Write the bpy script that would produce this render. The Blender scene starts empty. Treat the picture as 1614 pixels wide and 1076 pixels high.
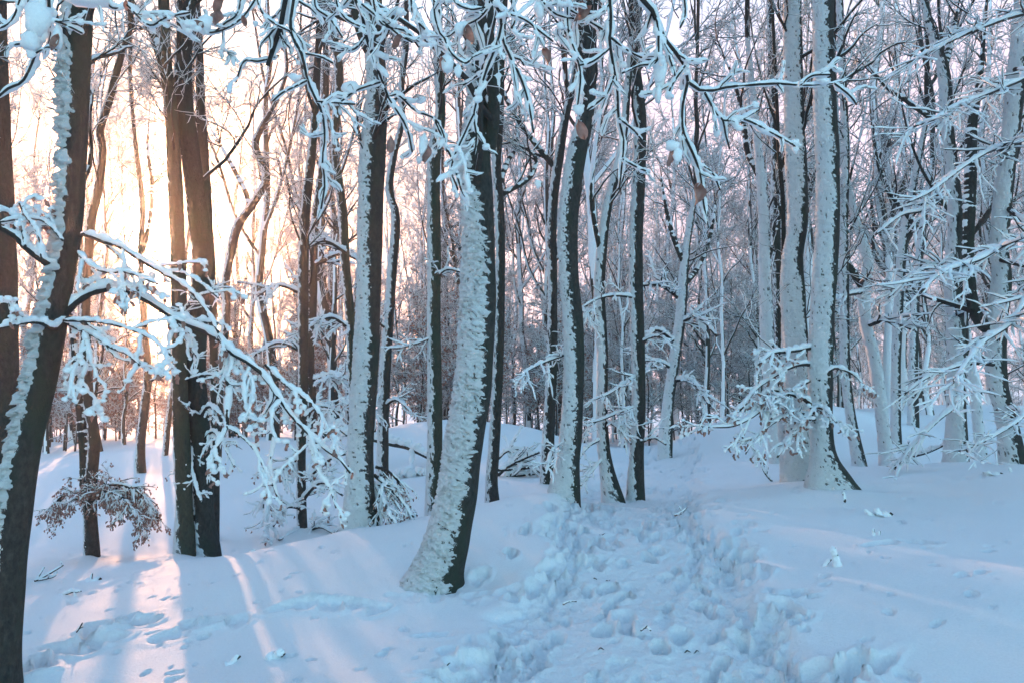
import bpy, math, numpy as np
from math import radians as RAD, sin, cos, pi

# ------------------------------------------------------------------ camera
scene = bpy.context.scene
EYE = 1.6
F = 1255.0                      # focal length in pixels of the 1614 px wide photograph
PITCH = math.atan(62.0 / F)
cam_d = bpy.data.cameras.new('camera')
cam_d.lens = 28.0; cam_d.sensor_width = 36.0
cam_d.clip_start = 0.05; cam_d.clip_end = 2000.0
cam = bpy.data.objects.new('camera', cam_d)
cam.location = (0, 0, EYE)
cam.rotation_euler = (pi / 2 + PITCH, 0, 0)
scene.collection.objects.link(cam)
scene.camera = cam

# ------------------------------------------------------------------ sky, sun, exposure
SUN_AZ = math.atan2(-555.0, F)  # measured from +Y towards +X
SUN_EL = RAD(9.0)
sun_vec = (sin(SUN_AZ) * cos(SUN_EL), cos(SUN_AZ) * cos(SUN_EL), sin(SUN_EL))
world = bpy.data.worlds.new('World'); scene.world = world
world.use_nodes = True
wn = world.node_tree; wn.nodes.clear()
wout = wn.nodes.new('ShaderNodeOutputWorld')
bg = wn.nodes.new('ShaderNodeBackground'); bg.inputs['Strength'].default_value = 0.15
sky = wn.nodes.new('ShaderNodeTexSky'); sky.sky_type = 'NISHITA'; sky.sun_disc = False
sky.sun_elevation = SUN_EL; sky.sun_rotation = SUN_AZ
sky.air_density = 1.0; sky.dust_density = 0.5; sky.ozone_density = 2.0
tint = wn.nodes.new('ShaderNodeMix'); tint.data_type = 'RGBA'; tint.blend_type = 'MULTIPLY'; tint.inputs['Factor'].default_value = 1.0
wn.links.new(sky.outputs[0], tint.inputs['A']); tint.inputs['B'].default_value = (0.80, 1.03, 1.0, 1)
veilmix = wn.nodes.new('ShaderNodeMix'); veilmix.data_type = 'RGBA'      # thin pink evening cloud over the lower sky
wn.links.new(tint.outputs['Result'], veilmix.inputs['A']); pass
wn.links.new(veilmix.outputs['Result'], bg.inputs['Color'])
# the low sun itself and the thin bright cloud veil round it, as a function of the direction only
tc = wn.nodes.new('ShaderNodeTexCoord')
nrm = wn.nodes.new('ShaderNodeVectorMath'); nrm.operation = 'NORMALIZE'
wn.links.new(tc.outputs['Generated'], nrm.inputs[0])
dot = wn.nodes.new('ShaderNodeVectorMath'); dot.operation = 'DOT_PRODUCT'
wn.links.new(nrm.outputs[0], dot.inputs[0]); dot.inputs[1].default_value = sun_vec
acos = wn.nodes.new('ShaderNodeMath'); acos.operation = 'ARCCOSINE'
wn.links.new(dot.outputs['Value'], acos.inputs[0])
def glow(width, strength, color):
    m1 = wn.nodes.new('ShaderNodeMath'); m1.operation = 'DIVIDE'; m1.inputs[1].default_value = -width
    wn.links.new(acos.outputs[0], m1.inputs[0])
    m2 = wn.nodes.new('ShaderNodeMath'); m2.operation = 'EXPONENT'; wn.links.new(m1.outputs[0], m2.inputs[0])
    m3 = wn.nodes.new('ShaderNodeMath'); m3.operation = 'MULTIPLY'; m3.inputs[1].default_value = strength
    wn.links.new(m2.outputs[0], m3.inputs[0])
    b = wn.nodes.new('ShaderNodeBackground'); b.inputs['Color'].default_value = (*color, 1)
    wn.links.new(m3.outputs[0], b.inputs['Strength'])
    return b
def addsh(a, b):
    s = wn.nodes.new('ShaderNodeAddShader'); wn.links.new(a.outputs[0], s.inputs[0]); wn.links.new(b.outputs[0], s.inputs[1]); return s
acc = addsh(bg, glow(0.010, 60.0, (1.0, 0.62, 0.25)))
acc = addsh(acc, glow(0.035, 2.6, (1.0, 0.30, 0.03)))
acc = addsh(acc, glow(0.20, 0.15, (1.0, 0.46, 0.28)))
# high thin cloud that whitens the whole sky a little, stronger low down
sep = wn.nodes.new('ShaderNodeSeparateXYZ'); wn.links.new(nrm.outputs[0], sep.inputs[0])
ramp = wn.nodes.new('ShaderNodeMapRange'); ramp.inputs['From Min'].default_value = 0.30; ramp.inputs['From Max'].default_value = 0.70
ramp.inputs['To Min'].default_value = 1.0; ramp.inputs['To Max'].default_value = 0.0; ramp.interpolation_type = 'SMOOTHSTEP'
wn.links.new(sep.outputs['Z'], ramp.inputs['Value'])
cn = wn.nodes.new('ShaderNodeTexNoise'); cn.inputs['Scale'].default_value = 3.0; cn.inputs['Detail'].default_value = 4.0
cmap = wn.nodes.new('ShaderNodeMapping'); cmap.inputs['Scale'].default_value = (1, 1, 4)
wn.links.new(nrm.outputs[0], cmap.inputs['Vector']); wn.links.new(cmap.outputs[0], cn.inputs['Vector'])
cr = wn.nodes.new('ShaderNodeMapRange'); cr.inputs['From Min'].default_value = 0.3; cr.inputs['From Max'].default_value = 0.7
cr.inputs['To Min'].default_value = 0.82; cr.inputs['To Max'].default_value = 1.12
wn.links.new(cn.outputs['Fac'], cr.inputs['Value'])
cm = wn.nodes.new('ShaderNodeMath'); cm.operation = 'MULTIPLY'
wn.links.new(ramp.outputs[0], cm.inputs[0]); cm.inputs[1].default_value = 1.0
az_ = wn.nodes.new('ShaderNodeMapRange'); az_.inputs['From Min'].default_value = -0.35; az_.inputs['From Max'].default_value = 0.5; az_.interpolation_type = 'SMOOTHSTEP'
wn.links.new(dot.outputs['Value'], az_.inputs['Value'])
cm2 = wn.nodes.new('ShaderNodeMath'); cm2.operation = 'MULTIPLY'
wn.links.new(cm.outputs[0], cm2.inputs[0]); wn.links.new(az_.outputs[0], cm2.inputs[1])
wn.links.new(cm2.outputs[0], veilmix.inputs['Factor'])
warm = wn.nodes.new('ShaderNodeMapRange'); warm.inputs['From Min'].default_value = 0.05; warm.inputs['From Max'].default_value = 0.55; warm.interpolation_type = 'SMOOTHSTEP'
wn.links.new(acos.outputs[0], warm.inputs['Value'])
wc = wn.nodes.new('ShaderNodeMix'); wc.data_type = 'RGBA'
wc.inputs['A'].default_value = (2.3, 1.55, 1.15, 1); wc.inputs['B'].default_value = (1.65, 1.34, 1.55, 1)
wn.links.new(warm.outputs[0], wc.inputs['Factor'])
wm = wn.nodes.new('ShaderNodeVectorMath'); wm.operation = 'SCALE'
wn.links.new(wc.outputs['Result'], wm.inputs[0]); wn.links.new(cr.outputs[0], wm.inputs['Scale']); wn.links.new(wm.outputs[0], veilmix.inputs['B'])
wn.links.new(acc.outputs[0], wout.inputs['Surface'])

sun_d = bpy.data.lights.new('sun', 'SUN'); sun_d.energy = 2.0; sun_d.angle = RAD(0.6)
sun_d.color = (1.0, 0.50, 0.27)
sun = bpy.data.objects.new('sun', sun_d); scene.collection.objects.link(sun)
sun.rotation_euler = (pi / 2 - SUN_EL, 0, pi - SUN_AZ)
sun.location = (sun_vec[0] * 60, sun_vec[1] * 60, sun_vec[2] * 60)

vs = scene.view_settings
vs.view_transform = 'Standard'; vs.look = 'None'; vs.gamma = 1.0; vs.use_curve_mapping = False
vs.exposure = 2.38
scene.cycles.max_bounces = 6; scene.cycles.diffuse_bounces = 4; scene.cycles.glossy_bounces = 2
scene.cycles.volume_bounces = 1
HAZE = 0.0019

# ------------------------------------------------------------------ tools
def pxw(px, py, D):
    a = (px - 807.0) / F; b = (538.0 - py) / F
    yy = cos(PITCH) - b * sin(PITCH); zz = sin(PITCH) + b * cos(PITCH)
    t = D / yy
    return (a * t, D, EYE + zz * t)

_rs = np.random.RandomState(7)
_perm = _rs.permutation(512).astype(np.int64)
_grad = _rs.normal(size=(512, 3)); _grad /= np.linalg.norm(_grad, axis=1)[:, None]
def perlin(p):
    p = np.asarray(p, float); sh = p.shape[:-1]; p = p.reshape(-1, 3)
    i = np.floor(p).astype(np.int64); f = p - i
    u = f * f * f * (f * (f * 6 - 15) + 10)
    out = np.zeros(len(p))
    for dx in (0, 1):
        wx = u[:, 0] if dx else 1 - u[:, 0]
        for dy in (0, 1):
            wy = u[:, 1] if dy else 1 - u[:, 1]
            for dz in (0, 1):
                wz = u[:, 2] if dz else 1 - u[:, 2]
                h = _perm[(_perm[(_perm[(i[:, 0] + dx) & 511] + i[:, 1] + dy) & 511] + i[:, 2] + dz) & 511]
                g = _grad[h]
                out += wx * wy * wz * (g[:, 0] * (f[:, 0] - dx) + g[:, 1] * (f[:, 1] - dy) + g[:, 2] * (f[:, 2] - dz))
    return out.reshape(sh) * 1.6
def fbm(p, o=3, g=0.5):
    s = 0; a = 1.0
    for k in range(o):
        s = s + a * perlin(np.asarray(p) * (2.03 ** k) + 17.3 * k); a *= g
    return s

COL = scene.collection
def mk_mesh(name, V, faces, mats, fmat=None, smooth=True):
    """faces: list of (n,4) or (n,3) int arrays"""
    me = bpy.data.meshes.new(name)
    V = np.asarray(V, np.float32)
    faces = [f for f in (faces if isinstance(faces, list) else [faces]) if len(f)]
    loops = np.concatenate([f.reshape(-1) for f in faces]).astype(np.int32)
    tot = np.concatenate([np.full(len(f), f.shape[1]) for f in faces]).astype(np.int32)
    start = np.concatenate([[0], np.cumsum(tot)[:-1]]).astype(np.int32)
    me.vertices.add(len(V)); me.vertices.foreach_set('co', V.ravel())
    me.loops.add(len(loops)); me.loops.foreach_set('vertex_index', loops)
    me.polygons.add(len(tot)); me.polygons.foreach_set('loop_start', start); me.polygons.foreach_set('loop_total', tot)
    for m in (mats if isinstance(mats, (list, tuple)) else [mats]):
        me.materials.append(m)
    if fmat is not None:
        me.polygons.foreach_set('material_index', np.asarray(fmat, np.int32))
    me.polygons.foreach_set('use_smooth', np.full(len(tot), smooth, bool))
    me.update(calc_edges=True)
    return me
def link(name, me, parent=None, loc=None):
    o = bpy.data.objects.new(name, me); COL.objects.link(o)
    if parent is not None: o.parent = parent
    if loc is not None: o.location = loc
    return o
def tag(o, label=None, cat=None, group=None, kind=None):
    if label: o['label'] = label
    if cat: o['category'] = cat
    if group: o['group'] = group
    if kind: o['kind'] = kind
    return o
class Bag:
    """collects vertex / quad arrays into one mesh"""
    def __init__(s): s.V = []; s.Q = []; s.M = []; s.n = 0
    def add(s, V, Q, m=0):
        if len(V) == 0: return
        s.V.append(V); s.Q.append(Q + s.n); s.n += len(V)
        s.M.append(np.full(len(Q), m) if np.isscalar(m) else m)
    def mesh(s, name, mats, smooth=True):
        return mk_mesh(name, np.concatenate(s.V), [np.concatenate(s.Q)], mats, np.concatenate(s.M), smooth)

def resample(P, R, K):
    """Catmull-Rom through control points -> K points, even in arc length. P (n,3) R (n,)"""
    P = np.asarray(P, float); R = np.asarray(R, float)
    Q = np.column_stack([P, R])
    if len(Q) == 2: Q = np.array([Q[0], (Q[0] + Q[1]) / 2, Q[1]])
    E = np.vstack([2 * Q[0] - Q[1], Q, 2 * Q[-1] - Q[-2]])
    out = []
    for i in range(1, len(E) - 2):
        t = np.linspace(0, 1, 12, endpoint=False)[:, None]
        a, b, c, d = E[i - 1], E[i], E[i + 1], E[i + 2]
        out.append(0.5 * ((2 * b) + (-a + c) * t + (2 * a - 5 * b + 4 * c - d) * t ** 2 + (-a + 3 * b - 3 * c + d) * t ** 3))
    out = np.vstack(out + [Q[-1:]])
    s = np.concatenate([[0], np.cumsum(np.linalg.norm(np.diff(out[:, :3], axis=0), axis=1))])
    u = np.linspace(0, s[-1], K)
    return np.column_stack([np.interp(u, s, out[:, k]) for k in range(3)]), np.interp(u, s, out[:, 3])

def frames(P):
    T = np.gradient(P, axis=1); T /= np.linalg.norm(T, axis=2)[..., None] + 1e-9
    up = np.zeros_like(T); up[..., 2] = 1.0
    vert = np.abs(T[..., 2]) > 0.96
    up[vert] = (0, -1, 0)
    S = np.cross(T, up); S /= np.linalg.norm(S, axis=2)[..., None] + 1e-9
    # keep neighbouring frames from flipping over
    for k in range(1, P.shape[1]):
        fl = (S[:, k] * S[:, k - 1]).sum(1) < 0
        S[fl, k] *= -1
    U = np.cross(S, T)
    fl = U[..., 2].sum(1) < 0
    U[fl] *= -1
    return T, S, U
def tubes(P, R, n, sw=1.0, sh=1.0, phase=0.0):
    """P (N,K,3) R (N,K) -> V, Q, face index helper (seg angle index)"""
    P = np.asarray(P, float); R = np.asarray(R, float)
    N, K, _ = P.shape
    T, S, U = frames(P)
    a = np.arange(n) / n * 2 * pi + phase
    V = P[:, :, None, :] + R[:, :, None, None] * (np.cos(a)[None, None, :, None] * S[:, :, None, :] * sw + np.sin(a)[None, None, :, None] * U[:, :, None, :] * sh)
    idx = np.arange(N * K * n).reshape(N, K, n)
    q = np.stack([idx[:, :-1, :], np.roll(idx, -1, 2)[:, :-1, :], np.roll(idx, -1, 2)[:, 1:, :], idx[:, 1:, :]], -1)
    up_face = np.sin(a + pi / n) > 0.05
    fm = np.broadcast_to(up_face[None, None, :], (N, K - 1, n)).reshape(-1)
    return V.reshape(-1, 3), q.reshape(-1, 4), fm.astype(int)

def grow(P, R, n, rng, t0=0.2, t1=1.0, length=(0.3, 0.6), angle=(0.6, 1.1), up=0.15, K=6, wig=0.25, rr=0.55, rmin=0.002,
         flat=0.0, taper=0.3, lenfall=0.5, rel=None, asc=(1, 1, 1)):
    """n children on parents P (N,K,3); parents chosen by length"""
    N, Kp, _ = P.shape
    L = np.linalg.norm(np.diff(P, axis=1), axis=2).sum(1)
    pi_ = rng.choice(N, n, p=L / L.sum())
    t = t0 + (t1 - t0) * rng.rand(n)
    x = t * (Kp - 1); i = np.minimum(x.astype(int), Kp - 2); f = (x - i)[:, None]
    st = P[pi_, i] * (1 - f) + P[pi_, i + 1] * f
    r0 = R[pi_, i] * (1 - f[:, 0]) + R[pi_, i + 1] * f[:, 0]
    T = P[pi_, i + 1] - P[pi_, i]; T /= np.linalg.norm(T, axis=1)[:, None] + 1e-9
    rnd = rng.normal(size=(n, 3)); rnd[:, 2] *= (1 - flat); rnd *= np.array(asc)
    side = rnd - (rnd * T).sum(1)[:, None] * T; side /= np.linalg.norm(side, axis=1)[:, None] + 1e-9
    an = rng.uniform(*angle, n)[:, None]
    d = T * np.cos(an) + side * np.sin(an); d[:, 2] += up; d /= np.linalg.norm(d, axis=1)[:, None]
    ln = rng.uniform(*length, n)
    if rel is not None: ln = ln * L[pi_] * rel
    ln *= (1 - lenfall * (t - t0) / max(t1 - t0, 1e-6))
    pts = [st]; cur = d.copy()
    bend = rng.normal(size=(n, 3)) * wig * 0.5
    for k in range(1, K):
        cur = cur + bend * 0.5 + rng.normal(size=(n, 3)) * wig * np.array(asc) + np.array([0, 0, up * 0.5])
        cur /= np.linalg.norm(cur, axis=1)[:, None]
        pts.append(pts[-1] + cur * (ln / (K - 1))[:, None])
    C = np.stack(pts, 1)
    rb = np.maximum(r0 * rr, rmin)
    CR = rb[:, None] * (1 - (1 - taper) * np.linspace(0, 1, K)[None, :])
    CR = np.maximum(CR, rmin * 0.6); CR[:, -1] *= .25
    return C, CR

# ------------------------------------------------------------------ materials
def new_mat(name):
    m = bpy.data.materials.new(name); m.use_nodes = True
    nt = m.node_tree; b = nt.nodes['Principled BSDF']
    return m, nt, b
def noise_node(nt, scale, detail=4, mapping=None, rough=0.55):
    t = nt.nodes.new('ShaderNodeTexCoord'); n = nt.nodes.new('ShaderNodeTexNoise')
    n.inputs['Scale'].default_value = scale; n.inputs['Detail'].default_value = detail; n.inputs['Roughness'].default_value = rough
    if mapping:
        mp = nt.nodes.new('ShaderNodeMapping'); mp.inputs['Scale'].default_value = mapping
        nt.links.new(t.outputs['Object'], mp.inputs['Vector']); nt.links.new(mp.outputs[0], n.inputs['Vector'])
    else: nt.links.new(t.outputs['Object'], n.inputs['Vector'])
    return n
def ramp_node(nt, src, stops):
    r = nt.nodes.new('ShaderNodeValToRGB'); nt.links.new(src, r.inputs['Fac'])
    e = r.color_ramp.elements
    e[0].position, e[0].color = stops[0][0], (*stops[0][1], 1)
    e[1].position, e[1].color = stops[-1][0], (*stops[-1][1], 1)
    for p, c in stops[1:-1]:
        x = e.new(p); x.color = (*c, 1)
    return r
def bump_node(nt, src, dist, b, strength=1.0):
    bp = nt.nodes.new('ShaderNodeBump'); bp.inputs['Distance'].default_value = dist; bp.inputs['Strength'].default_value = strength
    nt.links.new(src, bp.inputs['Height']); nt.links.new(bp.outputs[0], b.inputs['Normal']); return bp
def snow_mat(name, scale, dist, colr=((0.80, 0.83, 0.86), (0.90, 0.92, 0.94)), mapping=None):
    m, nt, b = new_mat(name)
    n = noise_node(nt, scale, 6, mapping, rough=0.7)
    r = ramp_node(nt, n.outputs['Fac'], [(0.3, colr[0]), (0.7, colr[1])])
    nt.links.new(r.outputs[0], b.inputs['Base Color'])
    b.inputs['Roughness'].default_value = 0.7; b.inputs['Specular IOR Level'].default_value = 0.25
    bump_node(nt, n.outputs['Fac'], dist, b)
    return m
def bark_mat(name, dark, light, green, sc=1.0, bump=0.016):
    m, nt, b = new_mat(name)
    n = noise_node(nt, 34 * sc, 6, (1, 1, 0.55), 0.7)
    r = ramp_node(nt, n.outputs['Fac'], [(0.3, dark), (0.52, tuple((a + c) / 2 for a, c in zip(dark, light))), (0.72, light)])
    g = noise_node(nt, 3.2, 5, (1, 1, 0.45), 0.6)
    gr = ramp_node(nt, g.outputs['Fac'], [(0.5, (0, 0, 0)), (0.64, (1, 1, 1))])
    mx = nt.nodes.new('ShaderNodeMix'); mx.data_type = 'RGBA'
    nt.links.new(gr.outputs[0], mx.inputs['Factor']); nt.links.new(r.outputs[0], mx.inputs['A'])
    mx.inputs['B'].default_value = (*green, 1)
    fa = nt.nodes.new('ShaderNodeAttribute'); fa.attribute_name = 'frost'        # fine snow dust caught in the bark
    fn = noise_node(nt, 90, 3, (1, 1, 2.2), .8)
    sub = nt.nodes.new('ShaderNodeMath'); sub.operation = 'SUBTRACT'; nt.links.new(fa.outputs['Fac'], sub.inputs[0]); nt.links.new(fn.outputs['Fac'], sub.inputs[1])
    mr = nt.nodes.new('ShaderNodeMapRange'); mr.inputs['From Min'].default_value = -.04; mr.inputs['From Max'].default_value = .10; nt.links.new(sub.outputs[0], mr.inputs['Value'])
    m2 = nt.nodes.new('ShaderNodeMix'); m2.data_type = 'RGBA'; nt.links.new(mr.outputs[0], m2.inputs['Factor']); nt.links.new(mx.outputs['Result'], m2.inputs['A']); m2.inputs['B'].default_value = (.78, .8, .83, 1)
    nt.links.new(m2.outputs['Result'], b.inputs['Base Color'])
    b.inputs['Roughness'].default_value = 0.85; b.inputs['Specular IOR Level'].default_value = 0.2
    bump_node(nt, n.outputs['Fac'], bump, b)
    return m
M_ground = snow_mat('snow_ground', 75, 0.010)
def churn_bump():
    nt = M_ground.node_tree; b = nt.nodes['Principled BSDF']; old = b.inputs['Normal'].links[0].from_node
    at = nt.nodes.new('ShaderNodeAttribute'); at.attribute_name = 'churn'
    n = noise_node(nt, 26, 5, rough=.6); v = nt.nodes.new('ShaderNodeTexVoronoi'); v.inputs['Scale'].default_value = 15; v.feature = 'SMOOTH_F1'
    t = nt.nodes.new('ShaderNodeTexCoord'); wn_ = noise_node(nt, 8, 3)
    ad = nt.nodes.new('ShaderNodeVectorMath'); ad.operation = 'MULTIPLY_ADD'; ad.inputs[1].default_value = (.15, .15, .15)
    nt.links.new(wn_.outputs['Color'], ad.inputs[0]); nt.links.new(t.outputs['Object'], ad.inputs[2]); nt.links.new(ad.outputs[0], v.inputs['Vector'])
    m1 = nt.nodes.new('ShaderNodeMath'); m1.operation = 'ADD'; nt.links.new(n.outputs['Fac'], m1.inputs[0]); nt.links.new(v.outputs['Distance'], m1.inputs[1])
    m2 = nt.nodes.new('ShaderNodeMath'); m2.operation = 'MULTIPLY'; nt.links.new(m1.outputs[0], m2.inputs[0]); nt.links.new(at.outputs['Fac'], m2.inputs[1])
    bp = nt.nodes.new('ShaderNodeBump'); bp.inputs['Distance'].default_value = .014; nt.links.new(m2.outputs[0], bp.inputs['Height'])
    nt.links.new(bp.outputs[0], old.inputs['Normal'])
churn_bump()
M_snow = snow_mat('snow_on_wood', 120, 0.004)
M_coat = snow_mat('snow_coat', 42, 0.035, mapping=(1, 1, 2.0))
M_snowfar = snow_mat('snow_far', 20, 0.002)
M_bark = bark_mat('bark_beech', (0.014, 0.017, 0.017), (0.060, 0.057, 0.053), (0.030, 0.040, 0.030))
M_bark_green = bark_mat('bark_mossy', (0.020, 0.026, 0.022), (0.060, 0.068, 0.050), (0.036, 0.055, 0.038))
M_bark_olive = bark_mat('bark_olive', (0.05, 0.05, 0.025), (0.12, 0.11, 0.055), (0.07, 0.09, 0.04))
M_twig = bark_mat('bark_twig', (0.018, 0.017, 0.018), (0.050, 0.042, 0.038), (0.03, 0.03, 0.03), 2, 0.001)
M_twigfar = bark_mat('bark_far', (0.030, 0.030, 0.030), (0.065, 0.058, 0.050), (0.035, 0.045, 0.035), 0.4, 0.01)
def leaf_mat():
    m, nt, b = new_mat('dry_leaf')
    n = noise_node(nt, 40, 3)
    r = ramp_node(nt, n.outputs['Fac'], [(0.3, (0.20, 0.10, 0.085)), (0.7, (0.40, 0.25, 0.21))])
    nt.links.new(r.outputs[0], b.inputs['Base Color']); b.inputs['Roughness'].default_value = 0.6
    tr = nt.nodes.new('ShaderNodeBsdfTranslucent'); nt.links.new(r.outputs[0], tr.inputs['Color'])
    mx = nt.nodes.new('ShaderNodeMixShader'); mx.inputs[0].default_value = 0.35
    nt.links.new(b.outputs[0], mx.inputs[1]); nt.links.new(tr.outputs[0], mx.inputs[2])
    nt.links.new(mx.outputs[0], nt.nodes['Material Output'].inputs['Surface'])
    return m
M_leaf = leaf_mat()

# ------------------------------------------------------------------ terrain
CP = [  # pixel x, pixel y, distance: where the snow surface is seen
 (-300,1150,3.6),(60,1110,4.3),(400,1076,4.25),(800,1076,4.2),(1200,1076,4.15),(1614,1076,3.9),(2000,1076,3.6),
 (100,985,5.7),(350,950,5.9),(550,920,6.3),(684,925,6.4),(850,950,5.6),(980,980,5.0),(1300,950,5.05),(1614,960,4.5),
 (30,925,7.6),(-200,925,7.6),(200,893,8.4),(400,868,8.8),(550,838,8.6),(700,805,8.9),(800,785,9.2),
 (900,860,6.7),(1050,870,6.5),(950,800,8.6),(1100,800,8.2),(1250,810,7.7),(1450,850,6.4),(1614,830,6.6),(1900,850,6.3),
 (145,884,9.7),(300,880,9.4),(-200,890,9.8),(477,862,10.6),(684,830,10.3),(778,804,10.6),
 (145,800,13.0),(-150,800,13),(350,790,13.5),(228,740,17.0),(60,730,20.0),(-200,735,20),(200,706,20.0),(400,698,20.0),(540,692,20.0),
 (620,768,13.0),(650,752,14.5),(600,684,18.2),(640,668,18.5),(690,662,18.8),(750,662,19.0),(800,668,18.6),(845,680,17.8),(750,742,14.0),(860,765,12.2),(845,742,14.2),
 (888,785,9.3),(966,786,10.2),(1002,784,10.3),(1000,742,13.5),(1050,716,17.0),(1058,704,21.0),(930,716,17),
 (1085,704,17.0),(1110,684,17.6),(1140,664,18.0),(1175,646,18.4),(1215,634,18.6),(1260,630,19),(1110,690,22),(1175,652,22),(1250,636,22),(1110,742,13.0),(1190,735,12.6),(1262,766,9.6),(1312,774,8.9),
 (1450,765,8.9),(1600,735,10.2),(1356,737,13.0),(1400,742,13.2),(1412,708,15.0),(1439,676,19.0),(1507,733,11.2),(1760,735,10),
 (1340,650,22.5),(1450,641,22.5),(1600,640,22.5),(1800,640,22.5),(1540,700,16),
]
_pts = [pxw(*c) for c in CP]
for th in np.linspace(-0.95, 0.95, 14):
    px = 807 + math.tan(th) * F
    right = (px > 1200) * 0.9
    for D, z in ((29, -0.5 + right), (42, -1.2 + right * .6), (75, -2.0), (160, -2.5)):
        _pts.append((D * math.tan(th), D, z))
_pts.append((0, 1.5, 0.0)); _pts.append((0, -3, 0)); _pts.append((-2, 0, -0.1)); _pts.append((2, 0, 0.1))
_pts = np.array(_pts)
def _q(x, y):
    r = np.sqrt(x * x + y * y) + 0.3
    return np.stack([np.arctan2(x, y) * 1.9, np.log(r) * 1.6], -1)
def _k(d):
    s = math.sqrt(3) * d / 0.75
    return (1 + s) * np.exp(-s)
_cq = _q(_pts[:, 0], _pts[:, 1])
_A = _k(np.linalg.norm(_cq[:, None] - _cq[None], axis=2)) + np.eye(len(_cq)) * 0.004
_w = np.linalg.solve(_A, _pts[:, 2])
def base_h(x, y):
    x = np.asarray(x, float); y = np.asarray(y, float); sh = x.shape
    q = _q(x.ravel(), y.ravel()); out = np.empty(len(q))
    for a in range(0, len(q), 20000):
        out[a:a + 20000] = _k(np.linalg.norm(q[a:a + 20000, None] - _cq[None], axis=2)) @ _w
    return out.reshape(sh)
# trodden path, as a centre line with half widths in metres
_pp = [(985,1180,3.4),(985,1076,4.2),(982,1000,4.85),(1000,930,5.6),(1010,870,6.6),(990,820,7.9),(1000,780,10.2),(1035,742,13.4),(1056,716,17.0),(1060,705,21)]
PATH = np.array([pxw(*c)[:2] for c in _pp] + [(1.3, 30), (0.8, 45)]); PATH = np.vstack([[(0.5, 1.5), (0.5, -6)][::-1], PATH])
PHW = np.array([0.9, 0.9, .95, .97, .95, .86, .80, .78, .85, .75, .6, .6, .6, .6])
def path_d(x, y):
    best = np.full(x.shape, 1e9); hw = np.zeros(x.shape)
    for i in range(len(PATH) - 1):
        a, b = PATH[i], PATH[i + 1]; ab = b - a
        t = np.clip(((x - a[0]) * ab[0] + (y - a[1]) * ab[1]) / (ab @ ab), 0, 1)
        d = np.hypot(x - a[0] - t * ab[0], y - a[1] - t * ab[1])
        m = d < best; best[m] = d[m]; hw[m] = (PHW[i] + (PHW[i + 1] - PHW[i]) * t)[m]
    return best / hw
def sstep(x, a, b):
    t = np.clip((x - a) / (b - a), 0, 1); return t * t * (3 - 2 * t)
rg = np.random.RandomState(3)
prints = []     # x, y, heading, length, width, depth
seg = np.linalg.norm(np.diff(PATH, axis=0), axis=1); cum = np.concatenate([[0], np.cumsum(seg)])
for k in range(640):
    s = rg.uniform(4.5, cum[-1] * 0.62) if k > 280 else rg.uniform(9, 15.5)
    i = min(np.searchsorted(cum, s) - 1, len(seg) - 1); t = (s - cum[i]) / seg[i]
    c = PATH[i] * (1 - t) + PATH[i + 1] * t; d = (PATH[i + 1] - PATH[i]) / seg[i]
    side = rg.choice([-1, 1]) * abs(rg.normal(0.72, 0.2)) if rg.rand() < 0.6 else rg.uniform(-0.9, 0.9)
    hw = PHW[i]
    p = c + np.array([d[1], -d[0]]) * side * hw
    prints.append((p[0], p[1], math.atan2(d[0], d[1]) + rg.normal(0, 0.3), rg.uniform(.09, .16), rg.uniform(.04, .065), rg.uniform(.025, .085)))
def track(pts, n, dep, wid, jit=0.05):
    W = [pxw(*p)[:2] for p in pts]; W = np.array(W); s = np.concatenate([[0], np.cumsum(np.linalg.norm(np.diff(W, axis=0), axis=1))])
    for k in range(n):
        u = (k + rg.rand() * .7) / n * s[-1]
        prints.append((np.interp(u, s, W[:, 0]) + rg.normal(0, jit), np.interp(u, s, W[:, 1]) + rg.normal(0, jit), rg.uniform(0, 3.1), rg.uniform(.09, .16), rg.uniform(.05, .09), dep * rg.uniform(.6, 1.3)))
track([(60,1030,4.8),(130,1000,5.3),(180,985,5.7),(230,990,5.6)], 16, 0.075, .08)
track([(265,998,5.3),(330,985,5.5),(400,985,5.5)], 10, 0.04, .08, 0.04)
track([(440,968,5.75),(520,962,5.8),(600,968,5.7)], 13, 0.045, .08, 0.05)
track([(620,958,5.9),(700,940,6.2),(800,930,5.9)], 9, 0.02, .06, 0.05)
track([(715,1060,4.3),(740,1035,4.5),(790,990,4.9)], 6, 0.06, .06, 0.03)
track([(1265,1060,4.25),(1310,1062,4.2),(1370,1050,4.3)], 9, 0.10, .08, 0.05)
track([(1290,1076,4.1),(1350,1076,4.1)], 6, 0.12, .08, 0.04)
for (px, py, D) in [(1215,970,4.95),(1235,943,5.3),(1395,1060,4.25),(1440,873,6.2),(1385,870,6.2),(1250,935,5.3),(1085,905,6.0),(755,905,6.4),(800,925,6.0),(680,1000,5.1),(920,790,8.8)]:
    p = pxw(px, py, D); prints.append((p[0], p[1], rg.uniform(0, 3), .14, .07, .05))
for k in range(360):    # drip pits and small craters of fallen clumps
    D_ = 4 + 9 * rg.rand() ** 1.3; x_ = D_ * rg.uniform(-.62, .62); q_ = rg.uniform(.018, .05)
    prints.append((x_, D_, rg.uniform(0, 3), q_, q_ * .8, q_ * .6))
prints = np.array(prints)
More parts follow.
